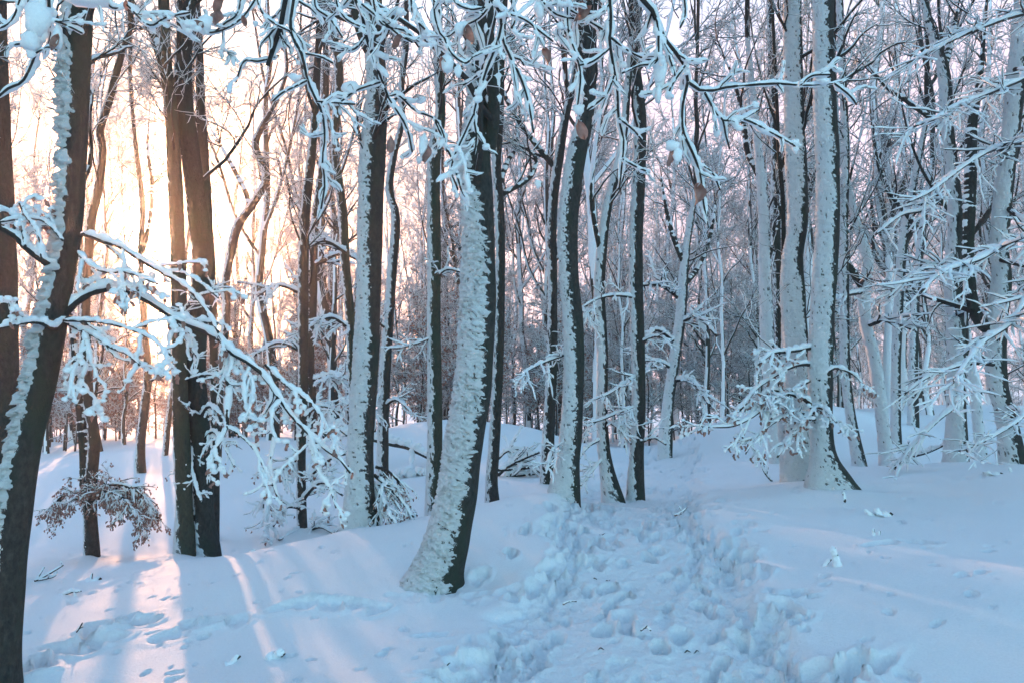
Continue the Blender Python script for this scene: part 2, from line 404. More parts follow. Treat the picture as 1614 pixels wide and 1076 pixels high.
def detail_h(x, y):
    """relief of the snow surface: trodden path, foot holes, soft hummocks"""
    r = np.hypot(x, y)
    P3 = np.stack([x, y, np.zeros_like(x)], -1)
    h = fbm(P3 * 0.55, 2) * 0.045 * sstep(r, 1, 4) + fbm(P3 * 2.2 + 9, 2) * 0.008
    pd = path_d(x, y) + perlin(P3 * 2.3 + 3) * 0.22
    m = 1 - sstep(pd, 0.78, 1.12)
    m = m * (1 - .75 * sstep(y, 12, 17))
    rim = np.exp(-((pd - 1.0) / 0.12) ** 2)
    edge = sstep(pd, 0.35, 0.85) * m
    lump = fbm(P3 * 7 + 5, 3, 0.6)
    clod = np.abs(perlin(P3 * 11 + 2)) + 0.6 * np.abs(perlin(P3 * 23 + 8))
    h = h - 0.075 * m + rim * (0.012 + 0.02 * perlin(P3 * 4))
    h = h + m * (0.010 * lump + 0.024 * (clod - 0.4)) * (0.6 + 0.4 * edge) + edge * 0.035 * lump
    near = (r < 22) & (r > 2.5)
    xi, yi = x[near], y[near]
    add = np.zeros(len(xi)); fl = np.zeros(len(xi))
    jx = perlin(np.stack([xi * 8, yi * 8, np.full_like(xi, 4.4)], -1)); jy = perlin(np.stack([xi * 8, yi * 8, np.full_like(xi, 9.4)], -1))
    order = np.argsort(yi); ys = yi[order]
    for (cx, cy, a, L, W, dp) in prints:
        lo = np.searchsorted(ys, cy - 0.5); hi = np.searchsorted(ys, cy + 0.5)
        ii = order[lo:hi]; ii = ii[np.abs(xi[ii] - cx) < 0.5]
        dx = xi[ii] - cx + jx[ii] * 0.04; dy = yi[ii] - cy + jy[ii] * 0.04
        u = dx * sin(a) + dy * cos(a); v = dx * cos(a) - dy * sin(a)
        e = np.sqrt((u / L) ** 2 + (v / W) ** 2)
        dd = -dp * (1 - sstep(e, 0.7, 1.05)) + dp * 0.30 * np.exp(-((e - 1.3) / 0.25) ** 2)
        add[ii] = np.where(dd < 0, np.minimum(add[ii], dd), add[ii] + dd * 0.6)
    add = np.clip(add, -0.16, 0.05)
    rough = np.clip(np.abs(add) / 0.04, 0, 1)
    add = add + rough * 0.016 * perlin(np.stack([xi * 18, yi * 18, np.zeros_like(xi)], -1))
    h[near] += add
    return h
def ground(x, y):
    x = np.atleast_1d(np.asarray(x, float)); y = np.atleast_1d(np.asarray(y, float))
    return base_h(x, y)
th_in = np.linspace(-0.64, 0.64, 600)
th_out = np.linspace(0.64, pi, 44)[1:]
ths = np.concatenate([-th_out[::-1][0:], th_in, th_out[:-1]])
def rows(a, b, st):
    n = max(2, int(math.log(b / a) / st)); return np.exp(np.linspace(math.log(a), math.log(b), n, endpoint=False))
rr_ = np.concatenate([rows(0.3, 3.3, 0.12), rows(3.3, 7, 0.0042), rows(7, 12, 0.0072), rows(12, 24, 0.014), rows(24, 60, 0.03), rows(60, 900, 0.1), [900]])
TH, RR = np.meshgrid(ths, rr_)
GX = RR * np.sin(TH); GY = RR * np.cos(TH)
GZ = base_h(GX, GY) + detail_h(GX, GY)

# hero trunk table is needed before the ground is linked: snow drifts up round every trunk
HERO = {}
def hero(key, D, pts, **kw): HERO[key] = dict(D=D, pts=pts, **kw)
W3 = 'wind'  # azimuth of the plastered side, degrees: 180 = towards -X (left), 270 = towards the camera
hero('t1', 4.6, [(128,-40,48),(128,0,48),(122,130,49),(117,260,47),(112,360,47),(90,480,49),(68,590,53),(42,700,57),(26,800,60),(13,920,62),(5,1040,66),(-2,1110,84)], az=193, vis=.44, th=.045, seg=84, step=.014, lump=1.1,
     label='dark leaning trunk at the left edge with thick ragged snow ridge and arching side branch', mat='bark', kinks=True)
hero('t2', 8.0, [(-6,-40,30),(0,200,32),(6,400,36),(8,600,40),(6,760,42),(4,900,50)], az=197, vis=.14, th=.008, label='dark trunk with fine snow specks cut by the left frame edge behind the ridge-snowed trunk')
hero('t2b', 16.6, [(205,120,6),(210,190,7),(217,255,8),(225,330,9),(222,400,10),(225,470,11),(230,540,12),(233,595,13),(228,645,14),(222,700,15),(222,744,18)], az=197, vis=.3, th=.010, label='slim forked tree on the left slope standing just left of the sun', tw=.6)
hero('t2c', 18.5, [(300,330,5),(292,420,6),(284,520,7),(272,610,8),(266,660,9),(260,722,10)], az=197, vis=.5, th=.010, label='thin pale stem on the left slope below the sun', tw=.6)
hero('t3', 9.9, [(206,44,9),(190,92,12),(172,160,13),(158,205,13),(162,240,13),(155,300,14),(143,360,14),(135,480,15),(136,560,16),(141,640,17),(149,690,18),(144,760,18),(143,820,20),(146,890,26)], az=197, vis=.25, th=.008, label='slender double stemmed tree above the arched leafy spray in the left hollow')
hero('t4a', 9.4, [(256,-40,18),(258,0,18),(262,100,20),(272,200,22),(278,330,24),(282,460,24),(284,600,25),(288,720,27),(291,800,28),(291,886,38)], az=185, vis=.10, th=.010, mat='green', low=True, label='mossy green straight trunk left of the sun glow pair')
hero('t4b', 9.6, [(292,-40,22),(290,80,27),(290,160,29),(300,240,30),(310,320,32),(318,400,31),(315,470,30),(308,560,33),(312,640,33),(318,720,33),(320,800,34),(325,878,48)], az=197, vis=.12, th=.010, low=True, label='dark wavy trunk right beside the mossy green trunk')
hero('t4c', 11.2, [(306,-40,12),(313,60,14),(318,200,16),(326,320,16),(334,460,15),(338,620,14),(339,760,14),(338,870,16)], az=197, vis=.15, th=.008, label='thin dark stem hiding behind the wavy trunk')
hero('t5', 16.0, [(447,60,6),(452,110,7),(437,157,8),(413,200,11),(403,233,13),(420,277,14),(405,312,15),(377,353,16),(368,380,15),(357,440,14),(357,500,13),(347,600,13),(342,720,15)], az=197, vis=.45, th=.012, label='slender S-curved tree between the wavy trunk and the two close stems')
hero('t6a', 11.5, [(497,180,12),(492,240,13),(485,300,15),(480,360,17),(478,480,17),(478,600,16),(475,720,15),(477,866,18)], az=197, vis=.3, th=.008, label='straight dark stem rising out of the snowy shrub')
hero('t6b', 17.5, [(514,150,10),(508,260,12),(496,360,14),(492,480,15),(488,560,15),(492,640,15),(495,722,18)], az=197, vis=.3, th=.010, label='second dark stem just right of the stem in the shrub')
hero('t7', 14.0, [(515,-40,12),(522,30,12),(535,120,14),(528,230,14),(540,330,15),(545,420,15),(552,500,15),(556,600,15),(562,700,15),(563,740,18)], az=197, vis=.3, th=.010, mat='green', label='bent greenish stem close left of the broad plastered trunk')
hero('t8', 8.6, [(583,-60,28),(588,-20,30),(590,60,32),(595,150,36),(588,240,42),(584,350,40),(582,460,39),(577,560,42),(571,660,43),(568,716,44),(568,780,47),(570,838,68)], az=197, vis=[(0,.45),(300,.5),(450,.62),(600,.75),(830,.85)], th=.014, seg=80, step=.016, lump=.78, label='broad upright trunk plastered with snow on its left two thirds, left of the leaning tree')
hero('t9', 13.0, [(640,80,9),(633,140,10),(634,190,10),(620,250,12),(614,300,14),(624,345,15),(618,430,16),(612,520,17),(606,600,18),(604,680,18),(603,778,20)], az=197, vis=.55, th=.010, label='sinuous stem right behind the broad plastered trunk')
hero('t10', 10.2, [(688,-40,15),(690,20,16),(692,100,16),(694,180,17),(685,240,21),(684,300,22),(684,400,22),(684,500,22),(685,600,23),(686,700,25),(684,834,32)], az=197, vis=.42, th=.009, seg=48, mat='green', label='straight slim greenish trunk between the broad trunk and the leaning tree')
hero('t11', 6.35, [(759,-60,36),(757,-20,37),(757,60,39),(757,120,41),(755,180,45),(748,250,53),(752,300,52),(755,360,53),(755,460,57),(751,560,60),(746,620,64),(731,716,64),(720,790,68),(704,850,76),(687,900,88),(678,935,118)], az=197, vis=[(0,.35),(200,.42),(300,.5),(420,.8),(700,.82),(800,.74),(930,.78)], th=.022, seg=120, step=.0095, lump=.95, label='large central trunk leaning right from a wide foot, thickly caked with lumpy snow')
hero('t11b', 10.7, [(797,-40,12),(790,80,14),(787,180,15),(783,260,15),(787,320,16),(789,420,16),(786,560,17),(779,700,18),(775,760,20),(777,810,28)], az=197, vis=.35, th=.009, label='dark stem emerging right behind the central leaning trunk')
hero('t12', 12.2, [(915,60,10),(903,134,12),(891,187,14),(881,250,16),(874,300,16),(870,360,16),(871,460,16),(870,560,17),(866,660,19),(861,768,24)], az=197, vis=.3, th=.010, label='dark trunk close left of the S-bent plastered trunk')
hero('t13', 9.3, [(934,-60,23),(932,-20,24),(928,60,26),(929,120,27),(922,190,29),(908,250,34),(895,350,34),(897,440,33),(904,520,33),(905,600,33),(901,680,35),(896,730,37),(888,790,58)], az=197, vis=[(0,.1),(170,.12),(240,.35),(350,.45),(500,.5),(620,.6),(785,.75)], th=.013, seg=72, step=.018, label='S-bent trunk, white on the left half and black on the right, beside the path')
hero('t14', 10.3, [(996,60,10),(990,130,11),(984,205,13),(972,270,15),(958,322,16),(951,370,17),(945,460,18),(950,560,18),(949,640,18),(951,700,21),(957,740,25),(967,792,38)], az=197, vis=.65, th=.010, label='thin snowy trunk with curved foot at the end of the path, left one of two')
hero('t15', 10.4, [(1005,-40,18),(1003,20,20),(1000,60,20),(1000,100,20),(1006,150,20),(1009,200,21),(1006,300,22),(1003,360,23),(1003,460,22),(1007,600,22),(1004,716,24),(1002,790,32)], az=197, vis=.33, th=.010, label='upright dark trunk with snow edge at the end of the path, right one of two')
hero('t16', 16.5, [(1098,300,8),(1085,370,12),(1078,430,15),(1074,490,17),(1064,560,18),(1053,640,19),(1048,716,24)], az=197, vis=.75, th=.014, label='snowy leaning trunk where the path disappears')
hero('t17', 12.8, [(1178,60,8),(1185,130,10),(1192,200,13),(1201,300,15),(1205,360,18),(1207,460,20),(1210,560,21),(1217,640,21),(1226,745,26)], az=197, vis=.9, th=.012, label='all white trunk left of the two broad right hand trunks')
hero('t17b', 14.5, [(1212,-40,10),(1216,100,12),(1222,250,14),(1222,360,16),(1226,460,16),(1230,600,16),(1236,740,20)], az=197, vis=.2, th=.008, label='dark stem between the all white trunk and the bulging trunk')
hero('t18', 9.6, [(1247,-60,29),(1248,-20,30),(1250,60,29),(1251,120,29),(1253,200,31),(1256,280,34),(1257,350,33),(1249,410,34),(1250,470,40),(1254,540,39),(1258,620,40),(1261,700,44),(1262,772,66)], az=197, vis=[(0,.82),(240,.76),(330,.55),(400,.45),(470,.82),(760,.8)], th=.012, seg=72, step=.018, label='broad bulging trunk nearly all plastered white, left of its broad neighbour')
hero('t18b', 9.9, [(1236,470,8),(1237,560,12),(1235,660,18),(1238,700,20),(1243,762,26)], az=197, vis=.9, th=.010, seg=32, label='short snowy stem tucked against the left foot of the bulging trunk')
hero('t19', 8.9, [(1296,-60,32),(1297,-20,33),(1298,60,34),(1300,150,35),(1304,240,37),(1305,360,38),(1299,460,38),(1294,560,39),(1293,660,39),(1299,720,44),(1313,782,96)], az=197, vis=[(0,.54),(360,.66),(560,.74),(700,.64),(780,.6)], th=.013, seg=72, step=.02, label='broad tall trunk with flared foot, white on the left and dark down its right edge')
hero('t20', 13.2, [(1322,-40,12),(1328,120,12),(1333,240,13),(1330,360,14),(1331,460,15),(1332,560,16),(1336,620,16),(1345,680,17),(1357,742,24)], az=197, vis=.6, th=.010, label='slim trunk right behind the broad flared trunk')
hero('t20b', 13.6, [(1316,150,8),(1322,230,9),(1338,300,11),(1350,350,13),(1361,385,15),(1368,418,16),(1362,457,20),(1365,514,19),(1377,560,19),(1387,628,20),(1394,690,20),(1401,746,28)], az=197, vis=.95, th=.012, label='pale V-forked tree plastered white right of the slim trunk')
hero('t21', 15.2, [(1462,180,8),(1448,250,10),(1436,310,12),(1425,370,14),(1418,450,15),(1413,560,15),(1412,660,16),(1412,712,20)], az=197, vis=.55, th=.010, label='slim straight trunk right of the V-forked tree')
hero('t22', 19.2, [(1470,250,8),(1460,320,11),(1452,380,12),(1443,480,13),(1440,580,14),(1439,679,19)], az=197, vis=.4, th=.012, label='thin far trunk on the right slope with a small dark foot')
hero('t23', 11.3, [(1452,-40,10),(1460,20,13),(1475,70,16),(1488,120,19),(1493,200,20),(1500,260,21),(1506,340,22),(1503,400,23),(1501,460,25),(1507,540,27),(1508,640,29),(1507,738,40)], az=197, vis=[(0,.4),(200,.48),(430,.42),(550,.68),(740,.7)], th=.011, seg=48, label='straight right hand trunk half white with a dark upper bend')
hero('t24', 14.2, [(1520,560,13),(1534,600,15),(1541,660,16),(1547,722,20)], az=197, vis=.9, th=.010, label='pale stem between the two right hand trunks')
hero('t25', 10.2, [(1612,-60,26),(1612,20,27),(1604,100,28),(1594,200,28),(1583,300,28),(1575,380,27),(1579,440,29),(1570,510,33),(1569,560,31),(1573,611,31),(1586,661,30),(1598,742,44)], az=197, vis=[(0,.58),(350,.62),(470,.5),(600,.5),(740,.35)], th=.012, seg=48, label='forked trunk at the right edge with a swan-necked limb')

# limbs of the hero trees (pixel polylines): key -> list of polylines
LIMBS = {
 't3': [[(143,820,16),(134,770,15),(133,720,14),(128,660,13),(122,600,12),(116,540,11),(108,470,9),(100,400,7)]],
 't2b': [[(224,400,8),(236,350,7),(240,290,6),(233,230,5),(238,150,4)]],
 't8': [[(590,90,22),(578,70,20),(565,40,15),(556,0,13),(548,-60,11)]],
 't12': [[(872,262,9),(850,235,9),(820,195,8),(795,150,7),(780,100,6),(770,40,5)], [(896,160,8),(888,80,8),(884,0,7)]],
 't11': [[(770,240,22),(778,190,20),(776,120,20),(772,50,19),(778,-40,17)]],
 't11b': [[(784,300,9),(800,255,8),(812,235,6),(818,190,5)], [(786,310,8),(835,280,7),(842,245,6),(800,220,5),(780,200,4)]],
 't14': [[(947,400,9),(935,340,7),(932,290,6),(945,240,5)]],
 't5': [[(376,355,9),(392,320,8),(370,270,7),(345,225,6),(320,180,5)], [(357,480,7),(330,430,5),(310,380,4)]],
 't17': [[(1205,350,12),(1196,280,10),(1178,240,9),(1170,180,8),(1150,110,6),(1110,40,5)], [(1207,420,7),(1228,350,6),(1232,250,5)]],
 't20b': [[(1362,457,12),(1345,430,12),(1334,410,9),(1322,360,7),(1312,300,6)]],
 't16': [[(1076,450,10),(1095,430,8),(1110,400,7),(1122,360,6),(1130,300,5)], [(1080,420,9),(1060,370,8),(1048,320,6),(1040,260,5)]],
 't25': [[(1572,514,26),(1552,514,20),(1536,490,18),(1529,450,17),(1526,393,17),(1528,330,18),(1530,270,18),(1532,200,16),(1545,120,13),(1552,40,11),(1560,-40,9)]],
 't23': [[(1500,250,12),(1480,200,9),(1430,160,8),(1390,130,7),(1340,60,6)], [(1487,110,12),(1500,60,10),(1512,0,9)]],
 't13': [[(926,150,9),(912,110,8),(900,40,7)]],
 't19': [],
 't21': [[(1424,380,9),(1436,350,8),(1400,300,7),(1380,240,6),(1375,160,5)]],
 't4a': [[(266,150,14),(252,80,14),(232,40,11),(210,0,9)], [(264,160,9),(255,110,8),(240,70,6)]],
 't4b': [[(292,80,16),(300,30,14),(312,-30,12)]],
}
foot = []
for k, h in HERO.items():
    b = h['pts'][-1]; x, y, z = pxw(b[0], b[1], h['D'])
    foot.append((x, y, max(b[2] * h['D'] / F / 2, .07)))
for (x, y, r) in foot:
    d = np.hypot(GX - x, GY - y)
    GZ += np.exp(-(d / (r * 2.1)) ** 2) * 0.05 - np.exp(-(np.hypot(GX - x - r * 1.2, GY - y + r * .2) / (r * .8)) ** 2) * 0.05
nr, nc = TH.shape
GV = np.stack([GX, GY, GZ], -1).reshape(-1, 3)
gi = np.arange(nr * nc).reshape(nr, nc); gj = np.roll(gi, -1, axis=1)
GQ = np.stack([gi[:-1], gi[1:], gj[1:], gj[:-1]], -1).reshape(-1, 4)
GV = np.vstack([GV, [[0, 0, GZ[0].mean()]]]); cidx = len(GV) - 1
GT = np.stack([np.full(nc, cidx), gi[0], gj[0]], -1)
g_churn = np.concatenate([(1 - sstep(path_d(GX, GY) + perlin(np.stack([GX, GY, GX * 0], -1) * 2.3 + 3) * .22, .75, 1.15)).ravel(), [0]])
g_me = mk_mesh('snow_ground', GV, [GQ, GT], M_ground)
at_ = g_me.attributes.new('churn', 'FLOAT', 'POINT'); at_.data.foreach_set('value', g_churn.astype(np.float32))
g_ob = tag(link('snow_ground', g_me), 'snow covered forest floor with a trodden footpath', kind='structure')

# ------------------------------------------------------------------ trunks
MB = dict(bark=M_bark, green=M_bark_green, olive=M_bark_olive)
def ring_surface(C, R, seg):
    """horizontal rings -> vertices (K,seg,3)"""
    a = np.arange(seg) / seg * 2 * pi
    return C[:, None, :] + R[:, None, None] * np.stack([np.cos(a), np.sin(a), np.zeros(seg)], -1)[None], a
def ring_quads(K, seg, off=0):
    i = np.arange(K * seg).reshape(K, seg) + off; j = np.roll(i, -1, 1)
    return np.stack([i[:-1], j[:-1], j[1:], i[1:]], -1)
def trunk_meshes(name, C, R, seg, az, vis, th, lump, seed, low=False, zpx=None):
    """bark tube and a separate snow skin that dives into the bark where no snow sticks"""
    K = len(C); R = R - np.minimum(.55 * th, .22 * R)
    V, a = ring_surface(C, R, seg)
    so = np.array([seed * 3.1, seed * 1.7, seed * 5.3])
    pn = V * np.array([1, 1, .35]) * 5 + so
    wob = perlin(pn * 0.6) * 0.10 + perlin(pn * 1.8) * 0.05
    dirs = np.stack([np.cos(a), np.sin(a), np.zeros(seg)], -1)[None]
    V = V + dirs * (R[:, None] * wob)[..., None]
    K = 3 * ((K - 1) // 3) + 1; V = V[:K]; C = C[:K]; R = R[:K]
    # exposure to the wind that drove the snow
    w = np.array([cos(RAD(az)), sin(RAD(az)), 0.0])
    T = np.gradient(C, axis=0); T /= np.linalg.norm(T, axis=1)[:, None]
    # outward normal of the leaning tube
    n = dirs - (dirs * T[:, None, :]).sum(-1)[..., None] * T[:, None, :]
    n /= np.linalg.norm(n, axis=2)[..., None]
    e = (n * w).sum(-1) * 0.9 + n[..., 2] * 0.9
    big = perlin(V * np.array([1.3, 1.3, .9]) / lump + so) * 0.26
    mid = perlin(V * np.array([9, 9, 16]) / lump + so) * 0.30 + perlin(V * np.array([4, 4, 7]) / lump + so) * .25
    fine = perlin(V * np.array([22, 22, 44]) / lump + so) * 0.24
    vv = vis if np.isscalar(vis) else np.interp(zpx(C[:, 2]), [p[0] for p in vis], [p[1] for p in vis])[:, None]
    phi = 270 + np.degrees(np.arcsin(np.clip(2 * vv - 1, -1, 1)))
    thr = 0.9 * np.cos(np.radians(phi - az))
    if low:   # only the foot and the rims carry snow
        zz = V[..., 2] - C[-1, 2]
        thr = thr - 1.3 * np.exp(-zz / 0.40)
    zb = V[..., 2] - C[-1, 2]
    thr = thr - 0.35 * np.exp(-zb / 0.22)
    f = e - thr + big + mid + fine
    cover = sstep(f, -0.05, 0.55)
    # stacked little shelves: saw-tooth in height, broken up sideways
    sl = V + np.stack([np.zeros_like(a)[None] + 0 * V[..., 2], 0 * V[..., 2], 0.35 * V[..., 0]], -1)   # ridges lie a little aslant
    wp = perlin(V * 7 / lump + so)[..., None] * np.array([.05, .05, .03])
    q1 = perlin((sl + wp) * np.array([13, 13, 27]) / lump + so * 2); q2 = perlin((sl + wp) * np.array([30, 30, 55]) / lump + so)
    q3 = perlin(sl * np.array([3.5, 3.5, 8]) / lump + so)
    q = q1 * .60 + q2 * .50 + q3 * .30
    ft = (e - thr) + big * .55
    qc = perlin((sl + wp * 1.3) * np.array([19, 19, 66]) / lump + so * 3)
    s_ = np.minimum(q * .50 + ft * 1.0, qc * .95 + .27 + .12 * ft)
    cov_ = sstep(s_, 0.0, 0.42)
    h = np.where(s_ > 0, th * (0.28 * sstep(s_, 0, .12) + 0.42 * cov_ + 0.95 * np.clip(q + .25, -.35, .8) * cov_), -0.010 * sstep(-s_, 0, .08)) - 0.0008
    Vb = V[::3][:, ::2]; bark = mk_mesh(name + '_bark', Vb.reshape(-1, 3), [ring_quads(Vb.shape[0], Vb.shape[1]).reshape(-1, 4)], MB_CUR[0])
    fro = sstep(ft + .5 * q, -0.7, 0.5) * .66 * (1 - .35 * sstep(-(qc * .95 + .27 + .16 * ft), 0, .05)); fa = bark.attributes.new('frost', 'FLOAT', 'POINT'); fa.data.foreach_set('value', fro[::3][:, ::2].ravel().astype(np.float32))
    drop = -0.3 * np.clip(h, 0, 1)
    SV = V + dirs * h[..., None]; SV[..., 2] += drop
    Q = ring_quads(K, seg)
    keep = (h[:-1] > -0.004) | (h[1:] > -0.004) | (np.roll(h, -1, 1)[:-1] > -0.004) | (np.roll(h, -1, 1)[1:] > -0.004)
    Q = Q[keep]
    used = np.unique(Q); remap = np.full(K * seg, -1); remap[used] = np.arange(len(used))
    snow = mk_mesh(name + '_snow', SV.reshape(-1, 3)[used], [remap[Q]], M_coat)
    return bark, snow
MB_CUR = [M_bark]
TREES = {}
def pix_path(pts, D, dy=0.0):
    P = []; R = []
    for i, p in enumerate(pts):
        d = D + dy * (i / max(len(pts) - 1, 1))
        P.append(pxw(p[0], p[1], d)); R.append(p[2] * d / F / 2)
    return np.array(P), np.array(R)
def crown_growth(P0, R0, rng, n1, n2, n3, n4, l1=(1.6, 3.6), t0=0.0, up=0.32, tw=0.0035):
    B1, r1 = grow(P0, R0, n1, rng, t0, 1.0, l1, (0.5, 1.1), up, 9, 0.16, 0.5, 0.012, lenfall=.35, taper=.3)
    B2, r2 = grow(B1, r1, n2, rng, 0.15, 1.0, (0.28, 0.6), (0.4, 1.0), 0.12, 7, 0.2, .55, 0.007, rel=1.0, lenfall=.5)
    B3, r3 = grow(B2, r2, n3, rng, 0.1, 1.0, (0.25, 0.65), (0.4, 1.0), 0.05, 5, 0.24, .6, tw * 1.3, rel=1.0, lenfall=.4, flat=.3)
    B4, r4 = grow(B3, r3, n4, rng, 0.1, 1.0, (0.16, 0.45), (0.4, 1.1), 0.03, 4, 0.2, .7, tw, lenfall=.3, flat=.3)
    return (B1, r1), (B2, r2), (B3, r3), (B4, r4)
def crown_mesh(name, levels, snow_w=1.0, wood=None, near=False, minw=0.0):
    bag = Bag()
    sides = (7, 5, 4, 4) if near else (6, 4, 3, 3)
    for (P, R), n in zip(levels, sides):
        V, Q, fm = tubes(P, R, n, 1.0, 1.0, 0.0 if n != 4 else 0.0)
        bag.add(V, Q, 0)
        # the snow lies along the upper side as a separate ridge
        up = np.zeros_like(P); s = 0.55 * R + 0.0045 * snow_w
        up[..., 2] = s + R * 0.25
        up[..., 0] = -0.25 * s
        prof = s * 1.0
        prof[:, 0] *= .4; prof[:, -1] *= .3
        V, Q, fm = tubes(P + up, prof, 4 if n > 4 else 3, 1.05, 0.85, 0.5)
        bag.add(V, Q, 1)
    return bag.mesh(name, [wood or M_twigfar, M_snowfar])
def fork_skeleton(rng, H, r0, forks, lean=0.0):
    """sinuous trunk with ascending limbs, foot at the origin"""
    z = np.linspace(0, H, 12); k = z / H
    wx = np.cumsum(rng.normal(0, .13, 12)) * (H / 14) * .7 + lean * z; wy = np.cumsum(rng.normal(0, .13, 12)) * (H / 14)
    P = np.stack([wx - wx[0], wy - wy[0], z], -1); R = r0 * (1 - .78 * k); R[0] *= 1.35
    paths = [resample(P, R, 60)]
    for f in range(forks):
        t = rng.uniform(.16, .6); C, Rr = paths[rng.randint(0, len(paths))]
        i = int(t * 59); s0 = C[i]; az = rng.uniform(0, 2 * pi); L = (H - s0[2]) * rng.uniform(.5, .85)
        if L < 1.5: continue
        u = np.linspace(0, 1, 7); out = L * rng.uniform(.22, .45)
        ox = out * (1 - (1 - u) ** 2); w = np.cumsum(rng.normal(0, .1, (7, 2)), 0) * L * .12; w -= w[0]
        Q = np.stack([s0[0] + cos(az) * ox + w[:, 0], s0[1] + sin(az) * ox + w[:, 1], s0[2] + L * (.35 * u + .65 * u ** 1.3)], -1)
        paths.append(resample(Q, Rr[i] * rng.uniform(.5, .75) * (1 - .75 * u), 60))
    return paths
UPPER = []
for s_ in range(2):
    rg_ = np.random.RandomState(50 + s_)
    pt = fork_skeleton(rg_, 8.5, .10, 3)
    pt[0][1][:8] = np.minimum(pt[0][1][:8], .10)
    P0 = np.stack([p[0] for p in pt]); R0 = np.stack([p[1] for p in pt])
    bag_ = Bag(); V, Q, fm = tubes(P0, R0, 10); bag_.add(V, Q, 0)
    tm_ = bag_.mesh('upper_trunk', [M_bark])
    lv = crown_growth(P0, R0, rg_, 26, 100, 320, 800, (1.0, 2.6), up=.25, tw=.004)
    UPPER.append((crown_mesh('upper_crown', lv, 1.3), tm_))
def make_hero(key, h):
    D = h['D']; rng = np.random.RandomState(abs(hash_s(key)) % 10000)
    pts = h['pts']
    P, R = pix_path(pts, D)
    root = bpy.data.objects.new('beech_tree', None); COL.objects.link(root)
    base = P[-1].copy(); base[2] -= 0.02
    root.location = base
    tag(root, h['label'], 'tree')
    zlow = P[-1] + np.array([0, 0, -0.15]); 
    CP_ = np.vstack([P, zlow]); RP = np.append(R, R[-1] * 1.08)
    seg = h.get('seg', 40); step = h.get('step', 0.03)
    L = np.linalg.norm(np.diff(CP_, axis=0), axis=1).sum()
    C, Rr = resample(CP_ - base, RP, int(L / step))
    C = C[::-1]; Rr = Rr[::-1]          # bottom to top
    C2 = C[::-1]; R2 = Rr[::-1]         # top first: C[-1] is the foot
    MB_CUR[0] = MB[h.get('mat', 'bark')]
    bark, snow = trunk_meshes(key, C2, R2, seg, h['az'], h['vis'], h['th'], h.get('lump', .72), hash_s(key) % 97, h.get('low', False), lambda z: 600 - (z + base[2] - EYE) / D * F)
    tr = link('trunk', bark, root); link('snow_coat', snow, tr)
    # limbs traced from the picture
    limb_arr = []
    for li in LIMBS.get(key, []):
        LP, LR = pix_path(li, D, rng.uniform(-.5, .7))
        LC, LRr = resample(LP - base, LR, max(10, int(np.linalg.norm(np.diff(LP, axis=0), axis=1).sum() / 0.06)))
        LRr = LRr * np.interp(np.linspace(0, 1, len(LRr)), [0, .55, 1], [1, 1, .15])
        sg = 20 if LR.max() > .05 else 12
        bk = Bag(); V, Q, fm = tubes(LC[None], LRr[None], sg); bk.add(V, Q)
        lo = link('limb', bk.mesh('limb', MB[h.get('mat', 'bark')]), root)
        s = snow_ribbon(LC[None], LRr[None], rng, width=0.95, lift=.35, amin=0.004, res=2, n=8)
        link('snow_ridge', s.mesh('snow_ridge', M_snow), lo)
        limb_arr.append((LC, LRr))
    # branches in view, and the shared crown carried above the frame
    seeds = []; sR = []; K0 = 24
    for LC, LRr in limb_arr:
        a, b = resample(LC, LRr, K0); seeds.append(a[None]); sR.append(b[None])
    tb, tr_ = resample(C2[: int(len(C2) * 0.42)][::-1], R2[: int(len(C2) * .42)][::-1] * .4, K0)
    seeds.append(tb[None]); sR.append(tr_[None])
    P0 = np.concatenate(seeds); R0 = np.concatenate(sR)
    nn = np.clip(D / 9, 1, 1.5) * (1 + .5 * len(limb_arr)) * h.get('tw', 1.0)
    lv = crown_growth(P0, R0, rng, int(4 * nn), int(16 * nn), int(50 * nn), int(95 * nn), (0.8, 2.2), up=.12, tw=.0026)
    link('branches', crown_mesh(key + '_branches', lv, .8, M_twig, near=True), root)
    cm_, tm_ = UPPER[hash_s(key) % len(UPPER)]
    sc = R[0] / 0.10
    for nm, me in (('crown', cm_), ('upper_trunk', tm_)):
        o = link(nm, me, root, tuple(P[0] - base)); o.rotation_euler = (0, 0, rng.uniform(-.6, .6)); o.scale = (sc, sc, 1 / 1 * (0.7 + .3 * sc))
    TREES[key] = (root, base, C2, R2)
def hash_s(s):
    v = 5
    for ch in s: v = (v * 131 + ord(ch)) % 1000003
    return v
